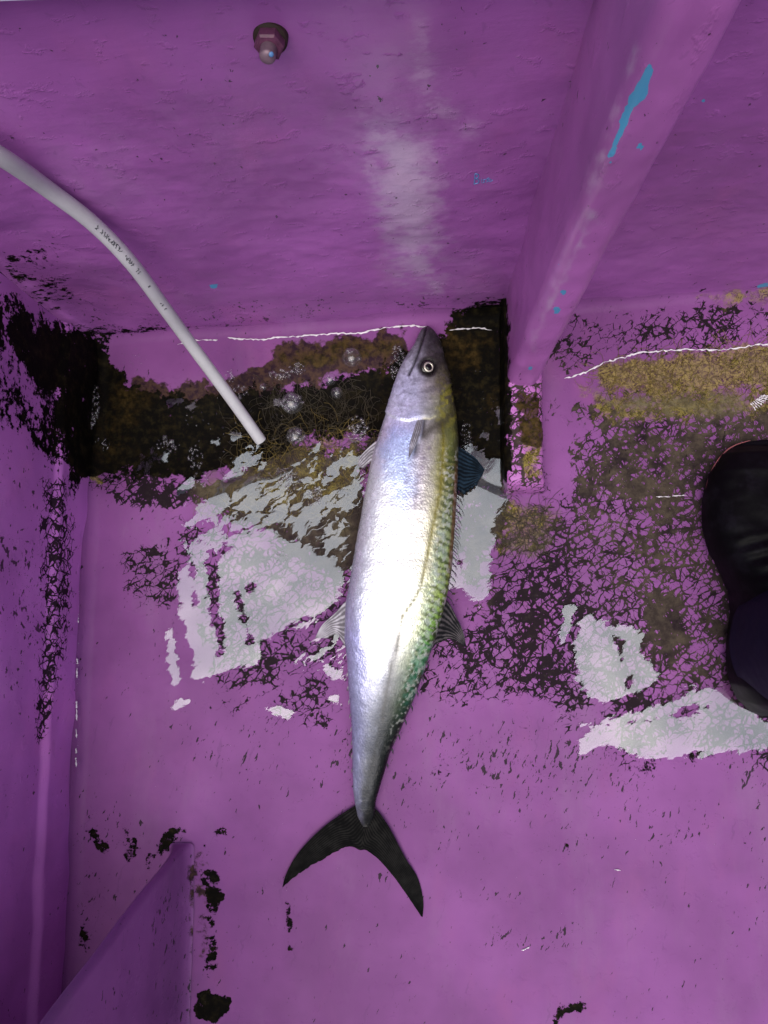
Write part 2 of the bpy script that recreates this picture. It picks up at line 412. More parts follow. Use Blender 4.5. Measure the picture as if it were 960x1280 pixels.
# sheared grid so that the last row lies along the back wall
Y = Tt + .055 * X * sstep(-.3, .3635, Tt)
Zf = floor_z(X.ravel(), Y.ravel())
V = np.stack([X.ravel(), Y.ravel(), Zf], -1)
fx, fy = PX(np.stack([X.ravel(), Y.ravel(), np.zeros(X.size)], -1))
at = stains(len(V),
            veil=field(fx, fy, [(.72, 24, [(735, 492), (985, 490), (985, 514), (900, 530), (760, 522)]), (.58, 26, [(630, 625), (700, 630), (700, 680), (660, 706), (622, 700)]), (.6, 22, [(225, 590), (310, 585), (330, 630), (240, 640)]), (.5, 24, [(400, 600), (460, 580), (452, 690), (390, 680)])], 12, 24), brown=field(fx, fy, [(1, 30, [(120, 450), (640, 380), (640, 520), (560, 520), (420, 480), (300, 500), (110, 590)])], 10), black=field(fx, fy, BLACK, 12, 20), ochre=field(fx, fy, OCHRE, 8), rust=field(fx, fy, RUST, 10),
            sediment=field(fx, fy, SEDI, 14, 30), crackle=np.maximum(field(fx, fy, CRACK, 34, 40), .46 * field(fx, fy, [(1, 60, [(180, 640), (440, 620), (700, 480), (990, 400), (990, 940), (760, 960), (540, 890), (430, 930), (260, 890)])], 40, 60)), speck=np.maximum(.20, field(fx, fy, SPECK, 16, 30)))
# bare strip of clean paint beside the floor timber
clean = field(fx, fy, [(.9, 5, [(684, 530), (700, 520), (712, 540), (712, 610), (690, 628), (684, 600)]), (.9, 6, [(705, 475), (735, 490), (750, 500), (740, 508), (715, 500), (702, 515)])], 6)
at['crackle'] *= 1 - .55 * clean; at['sediment'] *= 1 - clean
floor = obj('floor', V, grid_faces(X.shape[0], X.shape[1]), M_floor, attrs=at)
tag(floor, kind='structure')

# back wall
ZT = lambda x: .566 - .062 * (x + .129)
xs = axis_pts(XL - .02, 1.6, XL - .02, .56, .003, .04)
zz = np.linspace(0, 1, 185)
X, S = np.meshgrid(xs, zz)
top = np.maximum(ZT(X), .45)
Zw = -.01 + S * (top + .01)
Xr, Zr = X.ravel(), Zw.ravel()
Yw = wall_y(Xr) + .010 * (fbm(Xr * 7 + 3, Zr * 7, 3) - .5) + .0024 * (fbm(Xr * 34, Zr * 40, 4) - .5) * sstep(.55, .35, Zr)
# the planking swells at the far left
Yw -= .012 * sstep(.0, .09, -(Xr + .285 + (.53 - Zr) * .15)) * sstep(.28, .34, Zr)
V = np.stack([Xr, Yw, Zr], -1)
wx_, wy_ = PX(V)
WBL = [BLACK[0],
       (.66, 5, [(560, 398), (585, 382), (610, 374), (640, 372), (640, 410), (560, 410)]),
       (.50, 5, [(250, 402), (330, 404), (330, 412), (250, 414)]),
       (.42, 10, [(0, 300), (60, 300), (110, 390), (60, 400), (0, 370)]),
       (.6, 2, [(728, 86), (731, 78), (735, 72), (737, 76), (733, 88)])]
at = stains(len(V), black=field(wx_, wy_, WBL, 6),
            speck=np.maximum(.14, field(wx_, wy_, [(.46, 10, [(100, 385), (640, 365), (640, 412), (100, 425)]), (.4, 20, [(40, 290), (200, 330), (230, 400), (0, 390)])], 8)),
            crackle=field(wx_, wy_, [(.45, 12, [(700, 385), (975, 345), (975, 400), (690, 420)])], 10),
            ochre=field(wx_, wy_, [(.6, 10, [(870, 372), (975, 352), (975, 390), (880, 392)])], 8),
            salt=field(wx_, wy_, [(1.0, 56, [(446, 140), (548, 165), (556, 260), (548, 370), (490, 345), (470, 280)]),  # glossy reflection on the wall, painted as a pale patch
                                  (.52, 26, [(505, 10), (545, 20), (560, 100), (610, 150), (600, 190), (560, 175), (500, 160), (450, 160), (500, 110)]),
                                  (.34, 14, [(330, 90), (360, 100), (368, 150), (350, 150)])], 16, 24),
            rust=field(wx_, wy_, [(.36, 8, [(515, 310), (530, 315), (530, 355), (518, 350)])], 4),
            blue=field(wx_, wy_, [(1, 2, [(262, 356), (272, 355), (271, 361), (264, 361)]), (1, 2, [(876, 125), (880, 123), (880, 128)]), (1, 2, [(945, 357), (960, 352), (960, 358), (948, 361)])], 2))
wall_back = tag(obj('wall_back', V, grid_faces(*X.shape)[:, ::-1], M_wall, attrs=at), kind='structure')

# left wall
ys = np.r_[np.arange(-1.6, -.5, .05), np.arange(-.5, .33, .004)]
zz = np.linspace(-.01, .32, 110)
Yg, Zg = np.meshgrid(ys, zz / .32)
zt_ = np.interp(ys, [-1.6, -.35, 0, .20, .33], [.26, .26, .24, .29, .34]); Zg = -.01 + (Zg + .03125) / 1.03125 * (zt_[None, :] + .01)
Yr, Zr = Yg.ravel(), Zg.ravel()
Xw = XL - .02 * sstep(.05, .12, Zr) * 0 - .006 * sstep(.075, .09, Zr + .02 * (fbm(Yr * 6, Zr * 0 + 2) - .5)) + .008 * (fbm(Yr * 8, Zr * 8 + 9, 3) - .5)
V = np.stack([Xw, Yr, Zr], -1)
wx_, wy_ = PX(V)
at = stains(len(V), black=field(wx_, wy_, [BLACK[0], (.85, 8, [(62, 420), (130, 410), (128, 600), (84, 604)]), (.52, 18, [(-60, 330), (40, 380), (100, 440), (100, 640), (70, 600), (30, 560), (-60, 470)])], 7),
            speck=np.maximum(.22, field(wx_, wy_, [(.46, 22, [(-60, 540), (98, 560), (98, 800), (60, 950), (-60, 900)])], 12)),
            crackle=field(wx_, wy_, [(.60, 16, [(45, 590), (96, 590), (96, 760), (78, 860), (55, 940), (36, 935), (46, 760)])], 8))
wall_left = tag(obj('wall_left', V, grid_faces(*Yg.shape), M_left, attrs=at), kind='structure')

# pale capping along the top of the back wall
M_cap = simple('cap_paint', (.62, .66, .74), .45, var=.08)
xs = np.linspace(XL - .02, 1.6, 60)
V = []
for x in xs:
    y = wall_y(x); z = max(ZT(x), .45)
    for dy, dz in ((-.014, .001), (-.017, .004), (-.017, .026), (-.014, .029), (.09, .029), (.09, .001)):
        V.append((x, y + dy, z + dz))
F = grid_faces(60, 6, True).tolist() + [list(range(6)), list(range(59 * 6, 60 * 6))[::-1]]
tag(obj('gunwale', V, F, M_cap, smooth=False), 'pale grey gunwale capping along the top of the purple back wall, above the rusty bolt', 'gunwale')

# ------------------------------------------------------------------ hull rib
rib = thing('hull_rib', 'thick purple upright hull rib with rounded edge, blue paint chips and a weedy foot', 'hull rib', (.126, .30, 0))
x0, x1, yf, yb = .107, .146, .262, .40
def rib_ring(z):
    r = .0125; pts = []
    fl = .020 * math.exp(-max(0, z - .03) / .03)                    # foot flares a little
    f = yf + fl * -.2
    c = [(x0 - .003 * math.exp(-(z) / .1), yb)]
    c += [(x0, yb - (yb - f - r) * k / 14) for k in range(0, 15)]
    c += [(x0 + r - r * math.cos(a), f + r - r * math.sin(a)) for a in np.linspace(.1, math.pi / 2, 9)]
    c += [(x0 + r + (x1 - x0 - 2 * r) * k / 6, f) for k in range(1, 6)]
    c += [(x1 - r + r * math.sin(a), f + r - r * math.cos(a)) for a in np.linspace(0, math.pi / 2, 10)]
    c += [(x1, f + r + (yb - f - r) * k / 14) for k in range(1, 15)]
    return c
zs = np.linspace(.012, .70, 230)
V = []
for z in zs:
    for (x, y) in rib_ring(z): V.append((x, y, z))
V = np.array(V); nr = len(rib_ring(.1))
V[:, 0] += .004 * (fbm(V[:, 1] * 25, V[:, 2] * 12 + 4, 3) - .5); V[:, 1] += .005 * (fbm(V[:, 0] * 30, V[:, 2] * 14 + 9, 3) - .5)
rx, ry = PX(V)
vis = 1.0
at = stains(len(V), speck=np.full(len(V), .18),
            blue=field(rx, ry, [(1, 3, [(813, 78), (817, 80), (812, 108), (806, 122), (797, 130), (790, 142), (780, 165), (770, 190), (762, 205), (760, 195), (768, 175), (776, 150), (788, 118), (800, 98)]),
                                (1, 3, [(796, 180), (804, 179), (804, 187), (798, 188)]), (1, 2, [(700, 363), (709, 363), (708, 370), (702, 370)]), (1, 2, [(692, 384), (700, 384), (700, 391), (693, 391)]),
                                (1, 2, [(659, 457), (667, 456), (666, 464), (660, 464)]), (1, 2, [(697, 330), (701, 330), (700, 334)])], 2.5, 8),
            salt=field(rx, ry, [(.75, 12, [(735, 260), (752, 262), (715, 340), (680, 410), (665, 440), (660, 430), (700, 340)]), (.72, 14, [(770, 110), (790, 60), (800, 60), (780, 130), (740, 250), (730, 240)]),  # highlight along the rounded ridge put into the colour, with worn streaks
                                (.4, 4, [(686, 215), (690, 215), (664, 300), (648, 340), (645, 335), (662, 285)])], 10),
            black=field(rx, ry, [(.7, 3, [(729, 86), (731, 79), (734, 73), (737, 76), (733, 88)]), (.56, 5, [(644, 470), (652, 462), (660, 490), (664, 500), (650, 500), (645, 488)]),
                                 (.55, 6, [(628, 374), (638, 376), (640, 480), (634, 480)])], 4),
            rust=field(rx, ry, [(.4, 10, [(645, 470), (690, 480), (690, 520), (640, 520)])], 5))
F = grid_faces(len(zs), nr).tolist(); F.append(list(range((len(zs) - 1) * nr, len(zs) * nr)))
obj('upright', V, F, M_rib, rib, attrs=at)
# low floor timber the rib stands on
def bar_ring(y):
    t = sstep(.128, .150, y)
    hz = .004 + .030 * math.sqrt(max(0, 1 - (1 - min(1, max(0, (y - .128) / .016))) ** 2)) + .004 * (y - .15)
    a, b = .103 + .004 * (1 - t), .1505 + .003 * (1 - t)
    r = min(.010, hz * .8); c = [(a - .003, -.014)]
    c += [(a, (hz - r) * k / 5) for k in range(0, 6)]
    c += [(a + r - r * math.cos(q), hz - r + r * math.sin(q)) for q in np.linspace(.1, math.pi / 2, 8)]
    c += [(a + r + (b - a - 2 * r) * k / 8, hz) for k in range(1, 8)]
    c += [(b - r + r * math.sin(q), hz - r + r * math.cos(q)) for q in np.linspace(0, math.pi / 2, 8)]
    c += [(b, (hz - r) * (1 - k / 5)) for k in range(1, 6)] + [(b + .004, -.014)]
    return c
yy = np.r_[np.linspace(.1285, .15, 24), np.linspace(.152, .37, 110)]
V = []
for y in yy:
    for (x, z) in bar_ring(y): V.append((x, y, z))
V = np.array(V); nb = len(bar_ring(.2))
V[:, 2] += .003 * (fbm(V[:, 0] * 40, V[:, 1] * 40, 3) - .5); V[:, 0] += .003 * (fbm(V[:, 2] * 40 + 8, V[:, 1] * 30, 3) - .5)
rx, ry = PX(V)
at = stains(len(V), crackle=field(rx, ry, [(.56, 8, [(630, 470), (690, 470), (690, 625), (630, 625)])], 8), speck=np.full(len(V), .35),
            ochre=field(rx, ry, [(.66, 8, [(648, 520), (676, 520), (680, 595), (655, 600)])], 6),
            rust=field(rx, ry, [(.66, 8, [(645, 488), (678, 488), (678, 560), (650, 560)])], 6),
            black=field(rx, ry, [(.75, 5, [(628, 370), (639, 372), (640, 520), (641, 590), (630, 590)]), (.58, 4, [(645, 464), (655, 475), (662, 495), (652, 494)]), (.5, 7, [(681, 440), (700, 420), (702, 480), (684, 500)])], 5),
            sediment=np.full(len(V), .8))
F = grid_faces(len(yy), nb)[:, ::-1].tolist()
at['black'] = np.maximum(at['black'], .9 * sstep(.1075, .1045, V[:, 0]) * sstep(.12, .16, V[:, 1]))
obj('floor_timber', V, F + [list(range(nb))], M_rib, rib, attrs=at)

# ------------------------------------------------------------------ partition panel, bottom left
pan = thing('partition_panel', 'purple upright partition panel with rounded slanting edge at the lower left, mould along its foot', 'partition', (-.29, -.45, 0))
zs = np.linspace(-.008, .46, 120); V = []
th = .011; xa = -.284; pr = None
def pan_ring(z):
    yfr = -.300 - .030 * (z / .38) ** 1.2
    r = th / 2; c = [(xa, -1.6)] + [(xa, yfr - r - v) for v in np.r_[np.linspace(.9, .25, 10), np.linspace(.24, 0, 60)]]
    c += [(xa - r + r * math.cos(q), yfr - r + r * math.sin(q)) for q in np.linspace(.15, math.pi - .15, 12)]
    c += [(xa - th, yfr - r - v) for v in np.linspace(0, .9, 16)] + [(xa - th, -1.6)]
    return c
for z in zs:
    for x, y in pan_ring(z): V.append((x + .014 * math.exp(-max(0, z) / .010) * (1 if x > xa - th / 2 else -1), y, z))
V = np.array(V); npn = len(pan_ring(0))
V[:, 0] += .005 * (fbm(V[:, 1] * 14, V[:, 2] * 14 + 3, 3) - .5)
rx, ry = PX(V)
at = stains(len(V), speck=np.maximum(.24, field(rx, ry, [(.44, 14, [(180, 1130), (245, 1080), (250, 1290), (190, 1290)])], 8)),
            rust=field(rx, ry, [(.46, 6, [(232, 1080), (246, 1080), (250, 1290), (236, 1290)])], 6),
            salt=field(rx, ry, [(.3, 10, [(150, 1160), (240, 1048), (246, 1060), (160, 1170)])], 6),  # lit rim of the slanting edge, painted in pale
            black=field(rx, ry, [(.6, 2, [(140, 1234), (144, 1228), (145, 1244), (142, 1248)])], 2))
F = grid_faces(len(zs), npn).tolist(); F.append(list(range((len(zs) - 1) * npn, len(zs) * npn)))
obj('panel_board', V, F, M_panel, pan, attrs=at)

mb = MB()  # unseen board, added to shade the gap between panel and left wall
Vl = [(x_, y_, z_) for z_ in (.462, .484) for x_, y_ in ((XL + .004, -.44), (xa + .012, -.44), (xa + .012, -1.58), (XL + .004, -1.58))]
mb.add(Vl, [[3, 2, 1, 0], [4, 5, 6, 7], [0, 1, 5, 4], [1, 2, 6, 5], [2, 3, 7, 6], [3, 0, 4, 7]])
mb.obj('shade_board', M_panel, pan, smooth=False)

# ------------------------------------------------------------------ water lying on the deck
FILM = [[(222, 715), (235, 700), (250, 682), (265, 674), (300, 668), (330, 660), (350, 668), (395, 690), (420, 700), (432, 720), (425, 745), (405, 765), (380, 772), (350, 788), (325, 800), (322, 830), (300, 836), (280, 838), (250, 852), (243, 845), (245, 825), (232, 790), (224, 760)],
        [(573, 563), (590, 560), (610, 568), (636, 582), (642, 600), (645, 615), (632, 625), (622, 640), (617, 660), (618, 680), (612, 700), (613, 720), (605, 755), (598, 762), (590, 745), (574, 730), (560, 738), (560, 700)],
        [(722, 778), (735, 772), (760, 778), (785, 783), (802, 795), (798, 815), (812, 830), (820, 850), (800, 862), (775, 868), (750, 878), (735, 870), (720, 845), (716, 810)],
        [(725, 905), (760, 900), (800, 887), (860, 868), (893, 858), (900, 830), (905, 790), (912, 768), (930, 765), (940, 900), (990, 905), (990, 930), (880, 940), (800, 944), (745, 930), (722, 944), (720, 925), (735, 915)],
        [(707, 757), (721, 759), (712, 785), (702, 805), (700, 790)],
        [(216, 884), (228, 871), (236, 876), (222, 886)], [(334, 886), (350, 882), (364, 890), (360, 896), (345, 892)],
        [(210, 790), (216, 784), (222, 820), (228, 855), (220, 858), (210, 830)],
        [(618, 514), (626, 512), (633, 522), (630, 534), (624, 530)], [(602, 544), (609, 543), (608, 548)], [(596, 508), (602, 506), (603, 510)],
        [(208, 501), (228, 497), (232, 502), (214, 507)], [(233, 510), (244, 505), (243, 513), (236, 515)],
        [(170, 585), (176, 568), (182, 570), (178, 584), (172, 592)], [(180, 590), (190, 560), (196, 558), (196, 570), (188, 588), (184, 594)], [(196, 572), (212, 566), (208, 577), (198, 578)],
        [(340, 500), (352, 497), (352, 504), (342, 506)], [(300, 478), (312, 479), (310, 485), (302, 486)],
        [(218, 620), (226, 612), (240, 598), (242, 606), (230, 618)],
        [(290, 545), (300, 543), (302, 548), (292, 550)], [(264, 552), (274, 550), (274, 556), (266, 557)],
        [(98, 700), (101, 700), (102, 760), (99, 760)], [(97, 790), (101, 790), (101, 810), (98, 812)], [(96, 940), (101, 930), (101, 945), (97, 950)], [(98, 640), (103, 640), (104, 668), (99, 668)],
        [(405, 828), (425, 838), (432, 850), (420, 850), (408, 842)], [(410, 868), (424, 872), (426, 880), (412, 876)]]
SLITS = [[(256, 690), (268, 676), (274, 720), (276, 760), (284, 806), (276, 815), (266, 770), (260, 730)],
         [(296, 742), (302, 748), (312, 780), (318, 804), (310, 800), (300, 770)],
         [(238, 706), (246, 700), (246, 760), (240, 740)],
         [(262, 676), (280, 680), (290, 684), (276, 690)], [(310, 735), (318, 732), (320, 740), (312, 742)],
         [(764, 792), (778, 800), (776, 824), (770, 812)], [(782, 845), (788, 842), (786, 862), (780, 862)],
         [(760, 906), (830, 893), (850, 884), (880, 880), (860, 893), (800, 903)],
         [(574, 700), (590, 712), (588, 722), (575, 712)]]
WAVES = [(.72, 16, [(258, 610), (282, 580), (300, 556), (326, 548), (338, 560), (330, 590), (360, 580), (385, 555), (402, 548), (400, 580), (440, 560), (470, 575), (466, 610), (455, 640), (420, 650), (400, 665), (350, 672), (300, 690), (240, 700), (225, 690), (235, 640)]),
         (.62, 18, [(330, 660), (450, 630), (440, 700), (430, 760), (420, 790), (350, 800), (330, 780), (380, 770), (430, 720), (395, 690)]),
         (.52, 16, [(350, 780), (440, 760), (440, 840), (380, 850)])]
gx, gy = np.meshgrid(np.arange(94, 1010, 2.0), np.arange(484, 962, 2.0))
pw = P(gx.ravel(), gy.ravel(), 0.0)
inb = (pw[:, 0] > XL + .002) & (pw[:, 1] < wall_y(pw[:, 0]) - .002)
film = np.full(pw.shape[0], -20.0); gxr, gyr = gx.ravel(), gy.ravel()
jit = (fbm(gxr / 12, gyr / 12) - .5) * 9
for p in FILM:
    q = sd_poly(gxr, gyr, p)
    film = np.maximum(film, q if len(p) > 6 else q * 1.5 + 1)
for p in SLITS: film = np.minimum(film, -sd_poly(gxr, gyr, p))
film = film + jit * sstep(-12, 4, film)
film = np.clip(film / 15, -1, 1)
wave = field(gxr, gyr, WAVES, 10)
z = floor_z(pw[:, 0], pw[:, 1])
lvl = np.maximum(z + .0022, .0015)
V = np.stack([pw[:, 0], pw[:, 1], lvl], -1)
keep = (np.maximum(film, wave * 2 - 1) > -.95).reshape(gx.shape)
F = grid_faces(*gx.shape)[:, ::-1]
kf = keep[:-1, :-1] | keep[1:, :-1] | keep[:-1, 1:] | keep[1:, 1:]
ok = inb.reshape(gx.shape); kf &= ok[:-1, :-1] & ok[1:, :-1] & ok[:-1, 1:] & ok[1:, 1:]
F = F[kf.ravel()]
used = np.unique(F); remap = np.full(len(V), -1); remap[used] = np.arange(len(used))
g = NT('water')
# ripples run out of the hose mouth
wob = g.noise(30, 3, .6, col=True)
wn = g.noise(62, 3, .55, vec=g.coord((.36, 1.3, 1), (0, 0, .62), warp=wob, amt=.03), dist=.9)
wa = g.attr('wave')
m_w = g.step(g.math('ADD', g.math('MULTIPLY', wa, .36), wn), .735, .755)
m_f = g.step(g.math('ADD', g.attr('film'), g.math('MULTIPLY', g.math('SUBTRACT', g.noise(58, 7, .70, vec=g.coord((.42, 1.4, 1), (0, 0, .55), warp=wob, amt=.02)), .5), 2.9)), -.03, .05)
m = g.math('MAXIMUM', m_f, m_w)
gl = g.n('ShaderNodeBsdfGlossy'); gl.inputs['Roughness'].default_value = .06; gl.inputs['Color'].default_value = (.85, .91, 1, 1)
tr = g.n('ShaderNodeBsdfTransparent')
bp = g.bump(g.noise(40, 3, .5, vec=g.coord((.5, 1, 1), (0, 0, .6))), .06, .004); g.l(bp, gl.inputs['Normal'])
fr = g.n('ShaderNodeFresnel'); fr.inputs['IOR'].default_value = 1.95
ms = g.n('ShaderNodeMixShader'); g.l(g.math('MULTIPLY', m, fr.outputs[0]), ms.inputs[0]); g.l(tr.outputs[0], ms.inputs[1]); g.l(gl.outputs[0], ms.inputs[2])
g.l(ms.outputs[0], g.out.inputs['Surface'])
water = tag(obj('water', V[used], remap[F], g.m, attrs={'film': film[used], 'wave': wave[used]}), kind='structure')

# white water line along the wall foot and by the rib
M_foam = simple('foam', (.78, .74, .80), .3, var=.1)
mb = MB()
def foam_line(pts, w, jitter):
    p = spline(pts, max(10, int(sum(math.dist(a, b) for a, b in zip(pts[:-1], pts[1:])) / 3)))
    p = p + np.array([(rnd.uniform(-jitter, jitter), rnd.uniform(-jitter, jitter)) for _ in p])
    q = P(p[:, 0], p[:, 1], 0.0); zf = floor_z(q[:, 0], q[:, 1])
    q[:, 2] = zf + .001; q[:, :2] = P(p[:, 0], p[:, 1], q[:, 2])[:, :2]
    r = [w * rnd.uniform(.12, 1.15) for _ in p]; r[0] = r[-1] = .0002
    mb.add(*tube(q, r, 6))
foam_line([(222, 431), (240, 426), (252, 425)], .0012, .6)
foam_line([(252, 425), (272, 425)], .0013, .4)
foam_line([(284, 422), (310, 424), (330, 424), (345, 422), (380, 420), (420, 417), (450, 416), (480, 410), (510, 407), (535, 409)], .0014, .8)
foam_line([(562, 413), (580, 411), (600, 410), (615, 413)], .0012, .6)
foam_line([(706, 474), (730, 466), (750, 456), (775, 448), (810, 440), (860, 437), (905, 437), (940, 432), (975, 428)], .0014, 1.2)
foam_line([(840, 620), (858, 619)], .0009, .3); foam_line([(820, 621), (838, 621)], .0009, .3)
foam_line([(768, 1087), (776, 1088)], .0009, .4); foam_line([(652, 1188), (662, 1184)], .0009, .4)
for a in range(9):
    t0 = a / 8; foam_line([(945 + t0 * 20, 503 - 18 * t0 + 10), (938 + t0 * 14, 490 - 10 * t0 + 14)], .0011, .5)
for k in range(18):
    y = rnd.uniform(640, 1000); foam_line([(99 - (y - 600) * .012, y), (99.5 - (y - 600) * .012, y + rnd.uniform(4, 16))], .0011, .5)
tag(mb.obj('foam_line', M_foam), kind='stuff')

# bubbles
g = NT('bubble_film')
lw = g.n('ShaderNodeLayerWeight'); lw.inputs['Blend'].default_value = .45
gl = g.n('ShaderNodeBsdfGlossy'); gl.inputs['Roughness'].default_value = .08; gl.inputs['Color'].default_value = (.95, .95, 1, 1)
df = g.n('ShaderNodeBsdfDiffuse'); df.inputs['Color'].default_value = (.5, .5, .54, 1)
tr = g.n('ShaderNodeBsdfTransparent')
a = g.n('ShaderNodeMixShader'); a.inputs[0].default_value = .3; g.l(gl.outputs[0], a.inputs[1]); g.l(df.outputs[0], a.inputs[2])
ms = g.n('ShaderNodeMixShader'); g.l(g.math('MULTIPLY_ADD', g.math('POWER', lw.outputs['Facing'], 2.2), .85, .09), ms.inputs[0]); g.l(tr.outputs[0], ms.inputs[1]); g.l(a.outputs[0], ms.inputs[2])
g.l(ms.outputs[0], g.out.inputs['Surface'])
M_bub = g.m
def dome(c, r, rings=4, seg=10):
    V = []
    for k in range(rings):
        a = (math.pi / 2) * k / rings
        for s in range(seg):
            V.append((c[0] + r * math.cos(a) * math.cos(2 * math.pi * s / seg), c[1] + r * math.cos(a) * math.sin(2 * math.pi * s / seg), c[2] + r * .85 * math.sin(a)))
    V.append((c[0], c[1], c[2] + r * .85)); F = grid_faces(rings, seg, True).tolist(); b = (rings - 1) * seg
    F += [[b + s, b + (s + 1) % seg, len(V) - 1] for s in range(seg)]
    return V, F
def on_deck(px, py):
    q = P(px, py, 0.0); zf = max(float(floor_z(q[None, 0], q[None, 1])[0]) + .002, .0014); return P(px, py, zf)
mb = MB()
def cluster(cx, cy, rx_, ry_, n, rmin, rmax):
    for _ in range(n):
        a = rnd.uniform(0, 2 * math.pi); q = math.sqrt(rnd.random())
        c = on_deck(cx + rx_ * q * math.cos(a), cy + ry_ * q * math.sin(a)); mb.add(*dome(c, rnd.uniform(rmin, rmax) / 1000, 3, 8))
cluster(112, 503, 12, 34, 150, .8, 2.4); cluster(365, 503, 15, 10, 50, 1, 3); cluster(350, 467, 14, 8, 40, 1, 2.8); cluster(372, 461, 10, 7, 30, 1, 2.6)
cluster(370, 545, 11, 9, 26, 1, 3); cluster(447, 538, 13, 18, 70, 1, 2.8); cluster(297, 490, 12, 10, 36, .8, 2.5); cluster(288, 470, 7, 8, 22, .8, 2.4)
cluster(210, 555, 14, 10, 44, .8, 2.4); cluster(245, 572, 10, 16, 40, .8, 2.4); cluster(362, 600, 14, 13, 60, 1, 2.6); cluster(392, 620, 12, 12, 44, 1, 2.4)
cluster(497, 455, 9, 24, 110, .8, 2.2); cluster(250, 600, 10, 12, 26, .8, 2.2); cluster(128, 555, 10, 8, 20, .7, 1.8); cluster(583, 545, 8, 16, 40, .7, 1.9); cluster(345, 697, 16, 12, 26, .6, 1.6)
cluster(170, 450, 16, 18, 30, .5, 1.5); cluster(100, 650, 4, 40, 50, .5, 1.3); cluster(98, 860, 3, 120, 70, .4, 1.2)
cluster(300, 520, 70, 60, 60, .5, 1.3); cluster(600, 520, 30, 60, 26, .4, 1.1); cluster(840, 560, 90, 60, 50, .3, .9); cluster(640, 1060, 320, 120, 60, .3, .8); cluster(210, 950, 100, 120, 40, .3, .9)
tag(mb.obj('foam', M_bub), kind='stuff')
big = [(440, 447, 12.5, 'largest clear bubble left of the fish snout, with small bubbles riding on it'),
       (365, 504, 14, 'broad bubble raft between the hose mouth and the weed, flat and crowded with tiny bubbles'),
       (370, 545, 12, 'clear bubble floating just right of the hose mouth'),
       (413, 474, 8, 'tall clear bubble, upper one of the close pair left of the fish cheek'),
       (421, 491, 7.5, 'clear bubble, lower one of the close pair left of the fish cheek'),
       (329, 484, 5, 'small clear bubble floating between the hose and the bubble raft')]
for cx, cy, r, lab in big:
    m2 = MB(); c = on_deck(cx, cy); m2.add(*dome(c, r / 1000, 8, 24))
    for k in range(7):
        a = rnd.uniform(0, 6.28); q = rnd.uniform(.2, .75) * r; e = on_deck(cx + q * math.cos(a), cy + q * math.sin(a)); e[2] += .0035 * (1 - q / r); m2.add(*dome(e, r / 1000 * rnd.uniform(.18, .36), 4, 12))
    tag(m2.obj('bubble', M_bub), lab, 'bubble', 'clear bubbles floating on the weedy water')

# weed: fine filaments
def weed(name, mat, n, poly_list, length, rad, seed):
    r = random.Random(seed); m = MB()
    for _ in range(n):
        poly = r.choice(poly_list); xs_ = [p[0] for p in poly]; ys_ = [p[1] for p in poly]
        for _t in range(20):
            x, y = r.uniform(min(xs_), max(xs_)), r.uniform(min(ys_), max(ys_))
            if sd_poly(np.array([x]), np.array([y]), poly)[0] > 0: break
        a = r.uniform(0, 6.28); L = r.uniform(*length); k = r.uniform(-.5, .5); pts = [(x, y)]
        for s in range(6):
            a += k + r.uniform(-.35, .35); x += L / 6 * math.cos(a); y += L / 6 * math.sin(a); pts.append((x, y))
        pts = np.array(pts); q = P(pts[:, 0], pts[:, 1], 0.0); q[:, 2] = floor_z(q[:, 0], q[:, 1]) + r.uniform(.0004, .0016)
        m.add(*tube(q, rad * r.uniform(.6, 1.3), 3, False))
    return tag(m.obj(name, mat), kind='stuff')
M_weed_y = simple('yellow_weed', (.20, .145, .03), .5, var=.5, nscale=60)
M_weed_d = simple('brown_weed', (.05, .038, .02), .5, var=.5, nscale=60)
weed('yellow_weed', M_weed_y, 620, [OCHRE[0][2], OCHRE[0][2], OCHRE[4][2], OCHRE[4][2]], (12, 36), .00028, 3)
weed('brown_weed', M_weed_d, 620, [[(300, 500), (480, 500), (470, 640), (440, 720), (380, 690), (250, 640)], [(330, 480), (470, 480), (470, 560), (300, 570)], [(622, 640), (700, 630), (680, 690), (620, 690)]], (14, 40), .00026, 4)

# ------------------------------------------------------------------ hose
hose_c = [(-60, 165, .50), (0, 195, .536), (60, 236, .60), (118, 281, .655), (165, 330, .71), (205, 384, .785), (240, 432, .85), (290, 500, .915), (326, 551, .955)]
hp = np.array([P(x, y, H - h) for x, y, h in hose_c])
lim = wall_y(hp[:, 0]) - .0098; hp[:, 1] = np.minimum(hp[:, 1], lim)
hp = spline(hp, 150)
hose = thing('hose', 'pale grey flexible hose with black print running down from the upper left into the water', 'hose', tuple(hp[-1]))
M_hose = simple('hose_plastic', (.52, .52, .54), .38, var=.24, nscale=30, bump=(60, .15, .002))
V, F = tube(hp, .0073, 24, False)
V2, F2 = tube(hp[::-1], .0062, 24, False)
n = len(V); ring = [[150 * 24 - 24 + s, 150 * 24 - 24 + (s + 1) % 24, n + (s * -1) % 24, n + (-(s + 1)) % 24] for s in range(24)]
mb = MB(); mb.add(V, F); mb.add(V2, F2)
mb.obj('hose_pipe', M_hose, hose)
mbr = MB()
T = (hp[-1] - hp[-3]); T /= np.linalg.norm(T)
Vr, Fr = lathe([(0, .0062), (.0005, .0066), (.0005, .0071), (0, .0073)], hp[-1], T, 24); mbr.add(Vr, Fr[:-2]); mbr.obj('hose_rim', M_hose, hose)
M_ink = simple('ink', (.02, .02, .03), .6, var=.1)
mb = MB()
